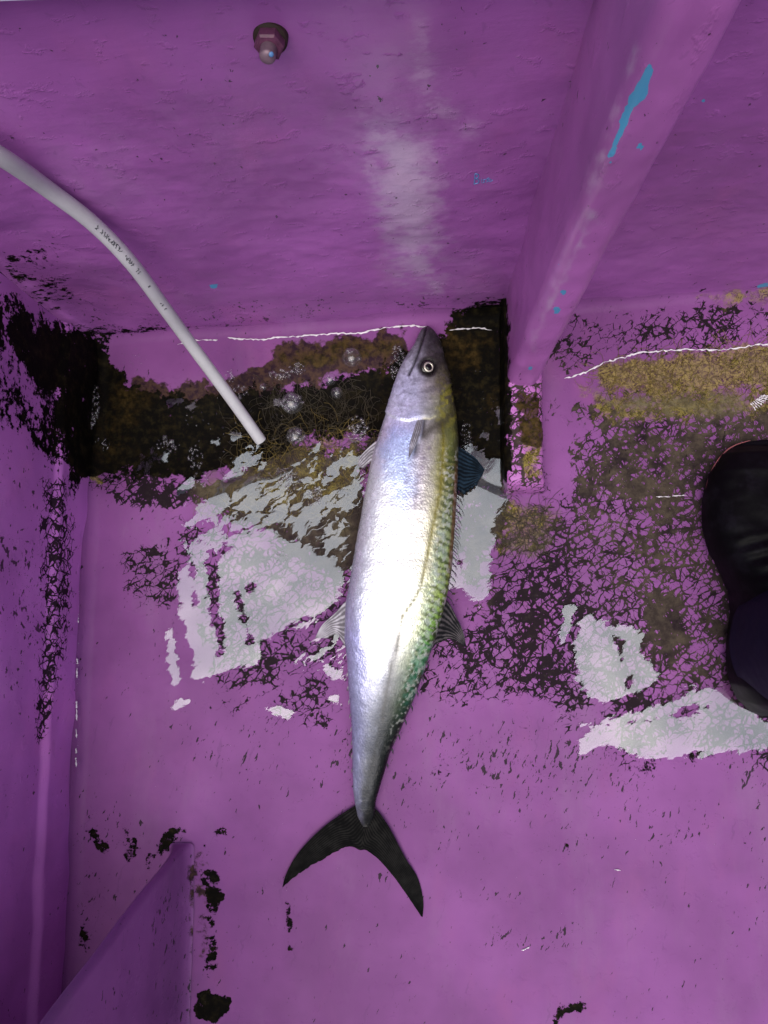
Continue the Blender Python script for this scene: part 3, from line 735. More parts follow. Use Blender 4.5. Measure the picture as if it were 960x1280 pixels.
def glyph_on_hose(px, py, hgt, seed):
    mb = MB()
    r = random.Random(seed)
    xh, yh = PX(hp); k = int(np.argmin(np.hypot(xh - px, yh - py)))
    t = hp[min(k + 1, 149)] - hp[k - 1]; t /= np.linalg.norm(t)
    view = np.array([0, 0, H]) - hp[k]; view -= t * view.dot(t); view /= np.linalg.norm(view); side = np.cross(view, t)
    w_ = hgt * .62
    def pt(u, v):
        a = (v) * hgt / .0088
        return hp[k] + t * (u * w_) + .0075 * (view * math.cos(a) + side * math.sin(a))
    nodes = [(-.4, -.5), (-.4, .5), (.4, -.5), (.4, .5), (0, 0), (-.4, 0), (.4, 0)]
    for _ in range(3):
        a, b = r.sample(nodes, 2); mb.add(*tube([pt(*a), pt((a[0] + b[0]) / 2, (a[1] + b[1]) / 2), pt(*b)], .00034, 4))
    mb.obj('printed_character', M_ink, hose)
along = [((116, 283), (143, 305), 9), ((149, 309), (152, 313), 2), ((156, 317), (171, 332), 6), ((186, 350), (188, 352), 1), ((200, 370), (206, 378), 3)]
sd = 0
for a, b, n in along:
    for i in range(n):
        t = i / max(1, n - 1); sd += 1; glyph_on_hose(a[0] + (b[0] - a[0]) * t, a[1] + (b[1] - a[1]) * t, .0046 if n > 3 else .003, sd)

# ------------------------------------------------------------------ bolt on the back wall
bx = -.0965; by = wall_y(bx) - .001; bz = .512
bolt = thing('bolt', 'rusty bolt end with nut and washer sticking out of the purple back wall', 'bolt', (bx, by, bz))
M_rust = simple('rust', (.024, .011, .008), .75, var=.8, nscale=160, bump=(300, .5, .001))
M_nutp = simple('painted_nut', (.11, .032, .075), .45, var=.95, nscale=220, bump=(250, .4, .001))
M_steel = simple('worn_steel', (.20, .13, .17), .45, metal=.3, var=.35, nscale=200)
mb = MB(); mb.add(*lathe([(-.006, .0112), (.002, .0112), (.0032, .0104), (.0032, .004)], (bx, by, bz), (-0.04, -1, .30), 32)); mb.obj('washer', M_rust, bolt)
mb = MB(); mb.add(*lathe([(.002, .0088), (.003, .0098), (.0095, .0098), (.0108, .0084), (.0108, .003)], (bx, by, bz), (-0.04, -1, .30), 6)); nut = mb.obj('nut', M_nutp, bolt, smooth=False)
prof = [(.0, .0054)] + [(.0105 + .0008 * k, .0054 if k % 2 else .0047) for k in range(10)] + [(.0190, .0050), (.0204, .0036), (.0208, .001)]
mb = MB(); mb.add(*lathe(prof, (bx, by, bz), (-0.04, -1, .30), 20)); mb.obj('shank', M_steel, bolt)
mb = MB(); mb.add(*lathe([(.0, .0017), (.0006, .0015), (.0008, .0006)], (bx + .0026, by - .0192, bz + .0095), (.45, -.75, .55), 12)); mb.obj('paint_chip', simple('blue_chip', (.10, .24, .50), .4, var=.2), bolt)

# small scrawl of blue paint on the wall
mb = MB()
def on_wall(px, py):
    r = ray(px, py); o = np.array([0, 0, H])
    t = (.345 + .085 * 0 - 0) / 1.0
    # plane y = .345 + .085 x
    t = .3635 / (r[1] - .055 * r[0]); return o + r * t
from mathutils.bvhtree import BVHTree
bvh = BVHTree.FromPolygons([tuple(v.co) for v in wall_back.data.vertices], [tuple(p.vertices) for p in wall_back.data.polygons])
def hit_wall(px, py):
    r = Vector(ray(px, py)).normalized(); h = bvh.ray_cast(Vector((0, 0, H)), r); return np.array(h[0] - r * .0003)
def scrawl(pts, w=.00042): mb.add(*tube([hit_wall(*p) for p in resample(pts, 14)], w, 5))
scrawl([(593, 229), (594, 217)], .0006); scrawl([(594, 217), (598, 218), (598, 222), (594, 223), (599, 225), (598, 229), (592, 230)], .0006)
scrawl([(602, 224), (602, 228)]); scrawl([(607, 224), (604, 225), (606, 227), (603, 229)]); scrawl([(611, 222), (608, 224), (610, 226), (608, 228)]); scrawl([(614, 225), (611, 223), (610, 226), (613, 227), (616, 225)])
tag(mb.obj('paint_scrawl', simple('blue_paint', (.10, .26, .52), .45, var=.2)), 'tiny light blue handwritten paint mark on the purple back wall', 'paint mark')

# ------------------------------------------------------------------ the fish
Lp = [(408, 531), (413, 527), (420, 523.5), (427, 520.5), (440, 512), (452, 504), (466, 498), (486, 491), (514, 484), (537, 476), (569, 466), (608, 458), (649, 451), (680, 445), (697, 442), (730, 437), (752, 433), (775, 431.5), (800, 431), (822, 434), (860, 436), (910, 440), (945, 441), (980, 441), (999, 443), (1016, 446), (1026, 449), (1034, 455)]
Rp = [(408, 535), (413, 541), (420, 547), (427, 550), (443, 554), (468, 560), (498, 567), (523, 571), (550, 573), (596, 572), (642, 570), (680, 567), (710, 565), (745, 559), (772, 552), (805, 542), (840, 530), (875, 517), (910, 502), (942, 487), (961, 482), (977, 477), (990, 473), (1004, 469), (1016, 469), (1026, 466), (1034, 459)]
Lp, Rp = np.array(Lp, float), np.array(Rp, float)
NS, NR = 520, 144
u = np.linspace(0, 1, NS); py = 408.2 + (1034 - 408.2) * (u ** 1.0); py[:14] = np.linspace(408.2, py[14], 14, endpoint=False)
def smooth1(a, k=7):
    b = np.convolve(np.pad(a, k, 'edge'), np.ones(2 * k + 1) / (2 * k + 1), 'valid'); return b
def cr_interp(xq, pts):
    return smooth1(np.interp(xq, pts[:, 0], pts[:, 1]), 6)
Lx, Rx = cr_interp(py, Lp), cr_interp(py, Rp)
e0 = sstep(408, 414, py); mid_ = (Lx + Rx) / 2
Lx = mid_ + (Lx - mid_) * np.sqrt(np.clip((py - 407.9) / 6, .05, 1)); Rx = mid_ + (Rx - mid_) * np.sqrt(np.clip((py - 407.9) / 6, .05, 1))
wpx = Rx - Lx
ratio = np.interp(py, [408, 440, 500, 560, 700, 850, 950, 1000, 1034], [.75, .70, .64, .60, .56, .60, .68, .62, .25])
Tk = wpx / 1000 * .95 * ratio
zc = Tk / 2 * .97 + .002 + .004 * np.interp(py, [408, 480, 700, 950, 1000, 1034], [1, .2, 0, .3, .9, 1.5])
A = P(Lx, py, zc); B = P(Rx, py, zc)
cen = (A + B) / 2; half = (B - A) / 2
th = np.linspace(0, 2 * math.pi, NR, endpoint=False)
ex = 2 / 3.0
cs = np.sign(np.cos(th)) * np.abs(np.cos(th)) ** ex; sn_ = np.sign(np.sin(th)) * np.abs(np.sin(th)) ** ex
V = cen[:, None, :] + half[:, None, :] * cs[None, :, None]
V[:, :, 2] += (Tk / 2)[:, None] * sn_[None, :]
def fish_top(px_, py_):
    L = np.interp(py_, py, Lx); R_ = np.interp(py_, py, Rx); q = np.clip((px_ - (L + R_) / 2) / ((R_ - L) / 2), -1, 1)
    t = np.interp(py_, py, Tk); return np.interp(py_, py, zc) + t / 2 * (1 - np.abs(q) ** 3.0) ** (1 / 3.0)
Vf = V.reshape(-1, 3)
# surface relief
N = np.zeros_like(V); dth = np.roll(V, -1, 1) - np.roll(V, 1, 1); dun = np.gradient(V, axis=0); N = np.cross(dth, dun); N /= np.linalg.norm(N, axis=2)[..., None] + 1e-12
out = np.sign((N * (V - cen[:, None, :])).sum(2)); N *= out[..., None]
N = N.reshape(-1, 3)
fpx, fpy = PX(Vf); topm = sstep(-.1, .25, np.tile(sn_, NS))
OPER = [(478, 512), (488, 520), (497, 523.5), (510, 526), (522, 523), (530, 519), (536, 523), (543, 520), (549, 508), (552, 492)]
polyhead = OPER + [(566, 480), (566, 400), (470, 400), (470, 510)]
sdh = sd_poly(fpx, fpy, polyhead)
disp = .0020 * sstep(-1.2, 1.2, sdh) * (1 - .9 * sstep(2, 30, sdh))
PREO = [(489, 500), (500, 508), (515, 510), (526, 502), (530, 488), (527, 478)]
disp += .0007 * np.exp(-(d_line(fpx, fpy, PREO) / 2.2) ** 2)
MOUTH = [(533, 409), (529, 422), (523, 440), (517, 456), (511, 468)]
dm = d_line(fpx, fpy, MOUTH); disp -= .0024 * np.exp(-(dm / 1.6) ** 2)
disp += .0012 * np.exp(-((d_line(fpx, fpy, [(538, 414), (531, 430), (525, 446), (519, 462)]) - 0) / 2.4) ** 2)
EYE = (535.3, 459.3); de = np.hypot(fpx - EYE[0], fpy - EYE[1])
disp -= .0030 * np.exp(-(de / 9) ** 4); disp += .0012 * np.exp(-((de - 13) / 2.5) ** 2)
PEC = [(528, 527), (522, 545), (512, 571)]
disp -= .0016 * np.exp(-(d_line(fpx, fpy, [(528, 528), (524, 546), (515, 566)]) / 3.0) ** 2)
LAT = [(553, 528), (554.5, 545), (554, 565), (552.5, 590), (551, 610), (545, 640), (539, 668), (535, 690), (530, 715), (525, 735), (519, 748), (510, 760), (502, 772), (498, 790), (496, 812), (488, 835), (483, 860), (478, 900)]
dl = d_line(fpx, fpy, LAT); disp -= .0005 * np.exp(-(dl / 1.5) ** 2)
disp += .0010 * (fbm(fpx / 10, fpy / 13, 3) - .5) * sstep(530, 600, fpy) + .0012 * (fbm(fpx / 6, fpy / 6, 3) - .5) * (1 - sstep(500, 540, fpy))
Vf = Vf + N * (disp * topm)[:, None]
# colour
Sc = [0, .18, .38, .58, .78, .92, 1.0]
TAB = {408: [(70, 62, 72)] * 7,
       428: [(120, 116, 130), (110, 105, 118), (85, 78, 90), (58, 52, 60), (46, 42, 46), (38, 34, 36), (32, 30, 30)],
       450: [(165, 165, 185), (160, 160, 180), (140, 138, 155), (105, 100, 105), (72, 68, 66), (52, 48, 44), (38, 35, 32)],
       485: [(172, 172, 198), (168, 168, 200), (158, 158, 185), (135, 130, 140), (98, 92, 80), (74, 68, 50), (52, 47, 36)],
       515: [(188, 188, 212), (182, 182, 212), (168, 168, 195), (140, 140, 142), (108, 108, 76), (82, 82, 46), (56, 53, 36)],
       535: [(205, 200, 222), (190, 192, 232), (185, 190, 230), (140, 136, 140), (88, 84, 62), (86, 90, 48), (58, 58, 40)],
       560: [(222, 218, 236), (205, 212, 246), (196, 206, 240), (172, 166, 176), (128, 128, 88), (98, 104, 54), (62, 62, 42)],
       610: [(228, 228, 240), (236, 238, 248), (214, 218, 246), (196, 190, 200), (158, 154, 116), (118, 122, 78), (84, 74, 48)],
       680: [(215, 215, 232), (242, 242, 246), (242, 242, 246), (236, 232, 228), (212, 208, 178), (150, 168, 120), (126, 116, 56)],
       740: [(188, 188, 216), (232, 232, 246), (242, 242, 246), (240, 240, 238), (218, 222, 188), (170, 198, 92), (108, 138, 42)],
       800: [(160, 160, 198), (188, 188, 232), (228, 232, 246), (216, 216, 216), (186, 194, 164), (112, 168, 84), (44, 78, 30)],
       850: [(150, 150, 188), (180, 182, 222), (188, 192, 210), (152, 154, 158), (108, 122, 102), (40, 92, 68), (24, 38, 24)],
       910: [(150, 150, 192), (156, 158, 194), (140, 144, 160), (84, 88, 90), (44, 50, 46), (24, 28, 26), (16, 17, 16)],
       960: [(152, 152, 190), (148, 150, 184), (112, 115, 128), (50, 53, 54), (27, 29, 28), (18, 19, 18), (13, 13, 13)],
       1005: [(138, 140, 166), (128, 130, 156), (72, 74, 82), (24, 25, 25), (18, 18, 18), (14, 14, 14), (12, 12, 12)],
       1022: [(100, 98, 112), (86, 84, 96), (44, 44, 48), (22, 22, 22), (16, 16, 16), (14, 14, 14), (12, 12, 12)],
       1034: [(34, 33, 36), (30, 30, 33), (22, 22, 23), (17, 17, 17), (14, 14, 14), (12, 12, 12), (12, 12, 12)]}
ks = sorted(TAB); tabl = lin_np(np.array([TAB[k] for k in ks]))
Lq = np.interp(fpy, py, Lx); Rq = np.interp(fpy, py, Rx)
sq = np.clip((fpx - Lq) / np.maximum(Rq - Lq, .5), 0, 1)
sq2 = np.clip(sq + .10 * (fbm(fpx / 9, fpy / 16, 4) - .5), 0, 1)
row = np.interp(fpy + 22 * (fbm(fpx / 14 + 30, fpy / 14, 3) - .5), ks, np.arange(len(ks)))
r0 = np.clip(np.floor(row).astype(int), 0, len(ks) - 2); fr_ = (row - r0)[:, None]
def at_row(i):
    t = tabl[i]; c_ = np.interp(sq2, Sc, np.arange(7)); k = np.clip(np.floor(c_).astype(int), 0, 5); f = (c_ - k)[:, None]
    ii = np.arange(len(sq2)); return t[ii, k] * (1 - f) + t[ii, k + 1] * f
colf = at_row(r0) * (1 - fr_) + at_row(r0 + 1) * fr_
def blend(c, m, rgb): return c * (1 - m[:, None]) + lin_np(np.array(rgb, float))[None, :] * m[:, None]
# bars on the back
ph = (fpy + (fpx - 540) * -.55) / 9.5 + 1.2 * (fbm(fpx / 8, fpy / 8) - .5)
bars = sstep(.25, .75, .5 + .5 * np.sin(ph * 2 * math.pi * .95)) * sstep(.70, .86, sq) * sstep(545, 580, fpy) * (1 - sstep(850, 930, fpy))
colf = blend(colf, .80 * bars, (48, 62, 30))
fl = sstep(.72, .84, sq) * sstep(545, 590, fpy) * (1 - sstep(880, 950, fpy)) * sstep(.56, .68, fbm(fpx / 2.6 + 5, fpy / 3.4, 2)); colf = blend(colf, .45 * fl, (238, 240, 232))
iri = sstep(.70, .82, sq) * (1 - sstep(.93, .98, sq)) * sstep(600, 660, fpy) * (1 - sstep(840, 880, fpy)) * sstep(.5, .68, fbm(fpx / 5 + 60, fpy / 7, 3))
colf = blend(colf, .35 * iri, (188, 208, 192))
teal = sstep(.72, .84, sq) * sstep(790, 815, fpy) * (1 - sstep(860, 895, fpy)) * sstep(.45, .62, fbm(fpx / 5 + 9, fpy / 6 + 80, 3)); colf = blend(colf, .4 * teal, (30, 120, 92))
edge = sstep(.955, .975, sq) * sstep(570, 600, fpy) * (1 - sstep(700, 730, fpy)); colf = blend(colf, .6 * edge, (120, 78, 60))
# blue-lilac bloom behind the gill
bl_ = sd_poly(fpx, fpy, [(470, 560), (490, 538), (515, 545), (512, 580), (520, 610), (505, 640), (490, 620), (480, 590)]); colf = blend(colf, .32 * sstep(-8, 8, bl_ + 20 * (fbm(fpx / 8, fpy / 8) - .5)), (150, 190, 250))
for sx, sy, sr in [(522, 566, 2.6), (530, 573, 2.2), (527, 584, 2.6), (519, 571, 2.4), (513, 584, 3.0), (510, 595, 2.6), (507, 603, 3.0), (512, 607, 2.2), (524, 596, 2.4), (504, 588, 2), (537, 560, 2), (520, 604, 2), (527, 628, 1.8), (519, 620, 1.6), (509, 618, 1.8), (500, 612, 1.6)]:
    colf = blend(colf, .55 * np.exp(-(np.hypot(fpx - sx, (fpy - sy) * .7) / sr) ** 4), (104, 88, 118))
colf = blend(colf, .45 * np.exp(-(d_line(fpx, fpy, [(525, 590), (521, 612), (518, 635)]) / 2.0) ** 2), (130, 120, 140))
colf = blend(colf, .85 * np.exp(-(d_line(fpx, fpy, [(530, 526), (528.5, 540), (522, 556), (516, 568)]) / 2.6) ** 4), (26, 22, 28))
lw_ = np.exp(-(dl / (1.5 + .5 * np.sin(fpy * 1.4))) ** 2) * (1 - sstep(770, 830, fpy) * .65)
colf = blend(colf, .85 * lw_, (92, 88, 22))
colf = blend(colf, .40 * np.exp(-(dl / 5) ** 2) * sstep(540, 560, fpy) * (1 - sstep(700, 740, fpy)), (140, 130, 50))
# dark stripe on the tail stalk and head marks
colf = blend(colf, .5 * np.exp(-(d_line(fpx, fpy, [(499, 795), (490, 830), (482, 870), (474, 930), (462, 985), (455, 1010)]) / 4.5) ** 2), (92, 94, 100))
sno = sstep(470, 425, fpy) * (.35 + .65 * sstep(.35, .7, sq)) * sstep(.30, .55, fbm(fpx / 9 + 70, fpy / 12, 4)); colf = blend(colf, .75 * sno, (38, 33, 40))
colf = blend(colf, .4 * (1 - sstep(490, 520, fpy)) * sstep(.52, .66, fbm(fpx / 6 + 33, fpy / 5, 4)), (70, 64, 74))
colf = blend(colf, .9 * np.exp(-(dm / 1.7) ** 2), (26, 22, 26))
colf = blend(colf, .65 * np.exp(-(d_line(fpx, fpy, [(530, 545), (540, 534), (556, 526), (562, 520)]) / 6) ** 2), (50, 46, 36))
colf = blend(colf, .85 * np.exp(-((de - 11.5) / 2.6) ** 2), (34, 30, 30)); colf = blend(colf, sstep(12, 9, de), (20, 18, 18)); 
colf = blend(colf, .8 * np.exp(-(np.abs(sdh) / 1.1) ** 2) * sstep(-.2, .4, sdh + .3) , (225, 225, 225)) if False else colf
colf = blend(colf, .42 * np.exp(-(d_line(fpx, fpy, [(484, 517), (497, 524.5), (511, 527), (521, 524)]) / 1.0) ** 2), (225, 222, 226)); colf = blend(colf, .6 * np.exp(-(d_line(fpx, fpy, [(530, 523), (538, 524), (544, 520)]) / 1.0) ** 2), (190, 186, 150))
colf = blend(colf, .55 * sstep(3.0, 1.2, d_line(fpx, fpy, [(496, 508), (505, 507), (514, 510), (524, 506)])), (150, 150, 172))
mot = fbm(fpx / 3.2, fpy / 3.2, 3); hd = 1 - sstep(505, 560, fpy)
colf *= (1 + (mot - .5) * (.55 * hd + .22))[:, None]
olive = hd * sstep(.62, .8, sq) * sstep(470, 495, fpy) * sstep(.48, .6, fbm(fpx / 7 + 20, fpy / 7, 3)); colf = blend(colf, .6 * olive, (122, 118, 40))
colf *= (1 + .10 * (1 - sstep(505, 560, fpy)) - .30 * sstep(800, 900, fpy))[:, None]; colf = np.clip(colf, .004, .95)
lum = colf.mean(1)
metal = np.clip(.10 + .40 * sstep(.18, .6, lum), 0, .5) * np.clip(.25 + sstep(500, 560, fpy), 0, 1)
tex_v = np.tile(th, NS)
g = NT('fish_skin')
base = g.attr('skin', True)
sc = g.n('ShaderNodeTexVoronoi'); sc.inputs['Scale'].default_value = 520; g.l(g.coord((1, .75, 1)), sc.inputs['Vector'])
sp = g.noise(420, 4, .7); st = g.noise(240, 3, .6, vec=g.coord((1, .3, 1)))
c = g.mix(g.math('MULTIPLY', g.step(sp, .5, .72), .22), base, (.05, .05, .045, 1))
c = g.mix(g.math('MULTIPLY', g.step(st, .5, .75), .6), c, g.mix(1.0, c, (1.7, 1.7, 1.75, 1), 'MULTIPLY'))
vr = g.n('ShaderNodeTexVoronoi'); vr.inputs['Scale'].default_value = 640; g.l(g.coord((1, .6, 1)), vr.inputs['Vector'])
sepc = g.n('ShaderNodeSeparateColor'); g.l(vr.outputs['Color'], sepc.inputs[0])
c = g.mix(g.math('MULTIPLY', g.step(sepc.outputs[0], .55, 1.0), .30), c, g.mix(.5, c, (.02, .02, .02, 1)))
b = g.bump(sc.outputs['Distance'], .35, .0008); b = g.bump(g.noise(60, 4, .6, vec=g.coord((1, .5, 1))), .25, .002, b)
M_fish = g.set(Base_Color=c, Metallic=g.attr('metal'), Roughness=g.mixf(g.noise(55, 6, .7), .16, .40), Normal=b, Specular_IOR_Level=g.mixf(g.attr('metal'), .12, .75), Coat_Weight=g.math('MULTIPLY', g.attr('metal'), .3), Coat_Roughness=.12)
F = grid_faces(NS, NR, True).tolist() + [list(range(NR)), list(range((NS - 1) * NR, NS * NR))[::-1]]
fish = thing('fish', 'long silver mackerel-like fish with green back and black forked tail lying on the wet deck', 'fish', tuple(P(500, 720, 0.0)))
obj('body', Vf, F, M_fish, fish, attrs={'skin': colf, 'metal': metal})

def fin_mat(name, c0, c1, rough=.4, met=0.0):
    g = NT(name); v = g.attr('ray'); n = g.noise(90, 5, .6)
    k = g.step(g.math('ADD', g.math('MULTIPLY_ADD', g.math('SINE', g.math('MULTIPLY', v, 2 * math.pi)), .28, .4), g.math('MULTIPLY', g.math('SUBTRACT', n, .5), 1.8)), .15, .95)
    c = g.mix(k, c0 + (1,), c1 + (1,)); b = g.bump(k, .22, .0005)
    return g.set(Base_Color=c, Roughness=rough, Normal=b, Metallic=met, Specular_IOR_Level=.04)
def fin(name, lead, trail, mat, rays, z_root, z_tip, t_root=.003, t_tip=.0008, nu=60, nv=30, ragged=2.5, parent=None):
    """surface between a leading and a trailing edge, root at index 0 and tip at the end; edges are photo pixels"""
    a = spline(lead, nu); b_ = spline(trail, nu)
    uu = np.linspace(0, 1, nu)[:, None]; vv = np.linspace(0, 1, nv)[None, :]
    px_ = a[:, 0:1] * (1 - vv) + b_[:, 0:1] * vv; py_ = a[:, 1:2] * (1 - vv) + b_[:, 1:2] * vv
    if ragged:
        rg = (fbm(uu * 30 + vv * 0, vv * 0 + 3) - .5) * ragged * sstep(.8, 1, vv); px_ = px_ + rg; py_ = py_ + rg
    zm = z_root + (z_tip - z_root) * uu + 0 * vv
    zm = zm + .0012 * np.sin(uu * 5 + vv * 3)
    tt_ = (t_root + (t_tip - t_root) * uu) * (1 - .75 * np.abs(vv * 2 - 1) ** 2)
    rv = vv * rays + .25 * (fbm(uu * 6, vv * 6) - .5)
    up_ = P(px_, py_, zm + tt_ / 2 + .00008 * np.sin(2 * math.pi * rv)); dn = P(px_, py_, np.maximum(zm - tt_ / 2, .0006))
    V_ = np.vstack([up_.reshape(-1, 3), dn.reshape(-1, 3)]); n_ = nu * nv
    F_ = grid_faces(nu, nv).tolist() + (grid_faces(nu, nv)[:, ::-1] + n_).tolist()
    bd = [i for i in range(nv)] + [i * nv + nv - 1 for i in range(1, nu)] + [(nu - 1) * nv + j for j in range(nv - 2, -1, -1)] + [i * nv for i in range(nu - 2, 0, -1)]
    for i in range(len(bd)):
        p_, q_ = bd[i], bd[(i + 1) % len(bd)]; F_.append([q_, p_, p_ + n_, q_ + n_])
    ra = np.r_[rv.ravel(), rv.ravel()]
    return obj(name, V_, F_, mat, parent or fish, attrs={'ray': ra})
M_tail = fin_mat('tail_skin', (.0022, .0022, .0026), (.017, .0165, .0155), .6)
M_fin_d = fin_mat('dark_fin', (.010, .010, .012), (.10, .088, .095), .4)
M_fin_l = fin_mat('pale_fin', (.16, .15, .17), (.58, .56, .62), .35)
M_fin_b = fin_mat('blue_fin', (.005, .008, .012), (.018, .036, .058), .3)
fin('tail_lobe', [(455, 1000), (437, 1011), (409, 1030), (385, 1052), (368, 1073), (357, 1094), (353, 1109)], [(468, 1030), (455, 1062), (440, 1058), (426, 1061), (409, 1071), (383, 1085), (364, 1100), (354, 1109)], M_tail, 13, .0045, .004, .0055, .0012)
fin('tail_lobe', [(458, 1000), (474, 1016), (488, 1037), (507, 1073), (522, 1097), (529, 1125), (528.5, 1146)], [(448, 1030), (450, 1059), (460, 1064), (474, 1075), (493, 1097), (510, 1121), (527, 1146)], M_tail, 13, .0045, .004, .0055, .0012)
fin('second_dorsal_fin', [(550, 752), (559, 751), (570, 770), (579, 790), (583, 809)], [(538, 812), (545, 806), (556, 800), (568, 800), (582, 809)], M_fin_d, 8, .022, .010, .003)
fin('anal_fin', [(440, 750), (432, 752), (418, 767), (403, 781), (394, 797)], [(440, 818), (431, 808), (421, 793), (408, 797), (395, 798)], M_fin_l, 8, .026, .012, .003)
fin('pelvic_fin', [(474, 549), (468, 553), (458, 562), (450, 571), (447, 582)], [(472, 580), (464, 577), (458, 582), (453, 585), (448, 583)], M_fin_l, 5, .028, .016, .003, nv=20, nu=30)
fin('first_dorsal_fin', [(568, 557), (575, 559), (586, 566), (596, 574), (606, 587)], [(568, 618), (574, 615), (580, 617), (590, 610), (601, 598)], M_fin_b, 11, .024, .014, .002, ragged=6)
# pectoral fin lying along the flank
a = spline([(529, 525), (526, 540), (520, 556), (511, 573)], 40); b_ = spline([(521, 525), (516, 540), (512, 556), (510.5, 573)], 40)
def flank_patch(name, a, b_, lift, mat, rays, nv=14):
    nu = len(a); vv = np.linspace(0, 1, nv)[None, :]
    px_ = a[:, 0:1] * (1 - vv) + b_[:, 0:1] * vv; py_ = a[:, 1:2] * (1 - vv) + b_[:, 1:2] * vv
    zt = fish_top(px_, py_) + lift * (1 - np.abs(2 * vv - 1) ** 2) + .0006
    up_ = P(px_, py_, zt); V_ = np.vstack([up_.reshape(-1, 3), P(px_, py_, zt - .0022).reshape(-1, 3)]); n_ = nu * nv
    F_ = grid_faces(nu, nv).tolist() + (grid_faces(nu, nv)[:, ::-1] + n_).tolist()
    bd = [i for i in range(nv)] + [i * nv + nv - 1 for i in range(1, nu)] + [(nu - 1) * nv + j for j in range(nv - 2, -1, -1)] + [i * nv for i in range(nu - 2, 0, -1)]
    for i in range(len(bd)): F_.append([bd[(i + 1) % len(bd)], bd[i], bd[i] + n_, bd[(i + 1) % len(bd)] + n_])
    rv = np.broadcast_to(vv * rays, px_.shape).ravel()
    return obj(name, V_, F_, mat, fish, attrs={'ray': np.r_[rv, rv]})
M_pec = fin_mat('pectoral_skin', (.12, .11, .13), (.46, .46, .54), .3)
flank_patch('pectoral_fin', a, b_, .0016, M_pec, 4)
# spines of the folded first dorsal
M_spine = simple('spine', (.02, .022, .03), .35, var=.2)
for k in range(17):
    y = 612 + k * 8.2; R_ = float(np.interp(y, py, Rx)); L_ = rnd.uniform(8, 13) * (1 - .3 * k / 17)
    p0 = P(R_ - 2, y, .022); p1 = P(R_ + L_ * .55, y + L_ * .75, .020); p2 = P(R_ + L_ * .8, y + L_ * 1.35, .017)
    V_, F_ = tube(np.array([p0, p1, p2]), [.0007, .0005, .00015], 5); obj('dorsal_spine', V_, F_, M_spine, fish)
# finlets: little flaps toward the tail
for k in range(8):
    y = 838 + k * 17
    L_ = float(np.interp(y, py, Lx)); V_, F_ = tube(np.array([P(L_ + 2, y, .014), P(L_ - .7, y + 5, .013), P(L_ - 1.6, y + 9, .012)]), [.0012, .0011, .0002], 6); obj('finlet', V_, F_, M_fin_l, fish)
    y = 826 + k * 18
    R_ = float(np.interp(y, py, Rx)); V_, F_ = tube(np.array([P(R_ - 2, y, .014), P(R_ + .3, y + 5, .013), P(R_ + .7, y + 9, .012)]), [.0012, .0011, .0002], 6); obj('finlet', V_, F_, M_spine, fish)
# eye
ez = float(fish_top(EYE[0], EYE[1])) - .0012; ec = P(EYE[0], EYE[1], ez); nrm = Vector((.35, .0, 1)).normalized()
M_eyeb = simple('eye_dark', (.012, .010, .010), .12, var=.2); M_iris = simple('eye_silver', (.62, .58, .50), .25, metal=.6, var=.25, nscale=300); M_pup = simple('pupil', (.004, .004, .005), .05, var=.1)
mb = MB(); mb.add(*lathe([(-.004, .0098), (-.0005, .0098), (.0006, .0092), (.0014, .0075), (.0018, .005), (.0018, .001)], ec, nrm, 32)); eye = mb.obj('eye', M_eyeb, fish)
ecn = np.array(ec) + np.array(nrm) * .0019
def sub(m, name, mat): o = m.obj(name, mat); o.parent = eye; return o
mb = MB(); mb.add(*lathe([(-.0008, .0066), (.0, .0066), (.0007, .0060), (.0009, .0050), (.0006, .0040), (-.0008, .0040)], ecn, nrm, 32)); iris = mb.obj('iris', M_iris)
iris.parent = eye
mb = MB(); mb.add(*lathe([(-.0006, .0043), (.0006, .0043), (.0013, .0034), (.0017, .0018), (.0018, .0003)], ecn, nrm, 24)); pup = mb.obj('pupil', M_pup); pup.parent = eye

# ------------------------------------------------------------------ boot
boot = thing('boot', 'black rubber boot with navy heel and thin red edge standing at the right edge', 'boot', tuple(P(960, 730, 0.0)))
M_rub = NT('black_rubber'); wr = M_rub.noise(28, 5, .6, vec=M_rub.coord((1.2, .7, 1)))
M_rub.l(M_rub.bump(wr, .22, .004), M_rub.b.inputs['Normal'])
M_rub = M_rub.set(Base_Color=M_rub.mix(M_rub.step(M_rub.noise(30, 6, .7), .5, .75), (.0025, .0022, .003, 1), (.009, .008, .012, 1)), Roughness=M_rub.mixf(M_rub.noise(24, 5, .6), .34, .62), Specular_IOR_Level=.09)
M_navy = simple('navy_rubber', (.009, .007, .024), .65, spec=.12, var=.3, nscale=60, bump=(90, .2, .001))
M_sole = simple('sole_rubber', (.006, .005, .008), .7, spec=.05, var=.3)
BL = np.array([(549, 968), (550, 950), (553, 930), (566, 905), (590, 889), (625, 880.5), (660, 880), (690, 888), (715, 903), (740, 913), (770, 915.5), (800, 912), (830, 911), (855, 915), (875, 925), (890, 941), (897, 955), (899, 972)], float)
sole_z = float(floor_z(np.array([.40]), np.array([0.]))[0])
yb_ = 549.2 + (899 - 549.2) * (1 - np.cos(np.linspace(0, math.pi, 150))) / 2
Lb = np.interp(yb_, BL[:, 0], BL[:, 1]); Cb = np.interp(yb_, [549, 620, 700, 760, 840, 899], [968, 955, 958, 968, 974, 972]); Rb = 2 * Cb - Lb
Rb = Rb + np.interp(yb_, [549, 620, 720, 899], [0, 14, 6, 0])
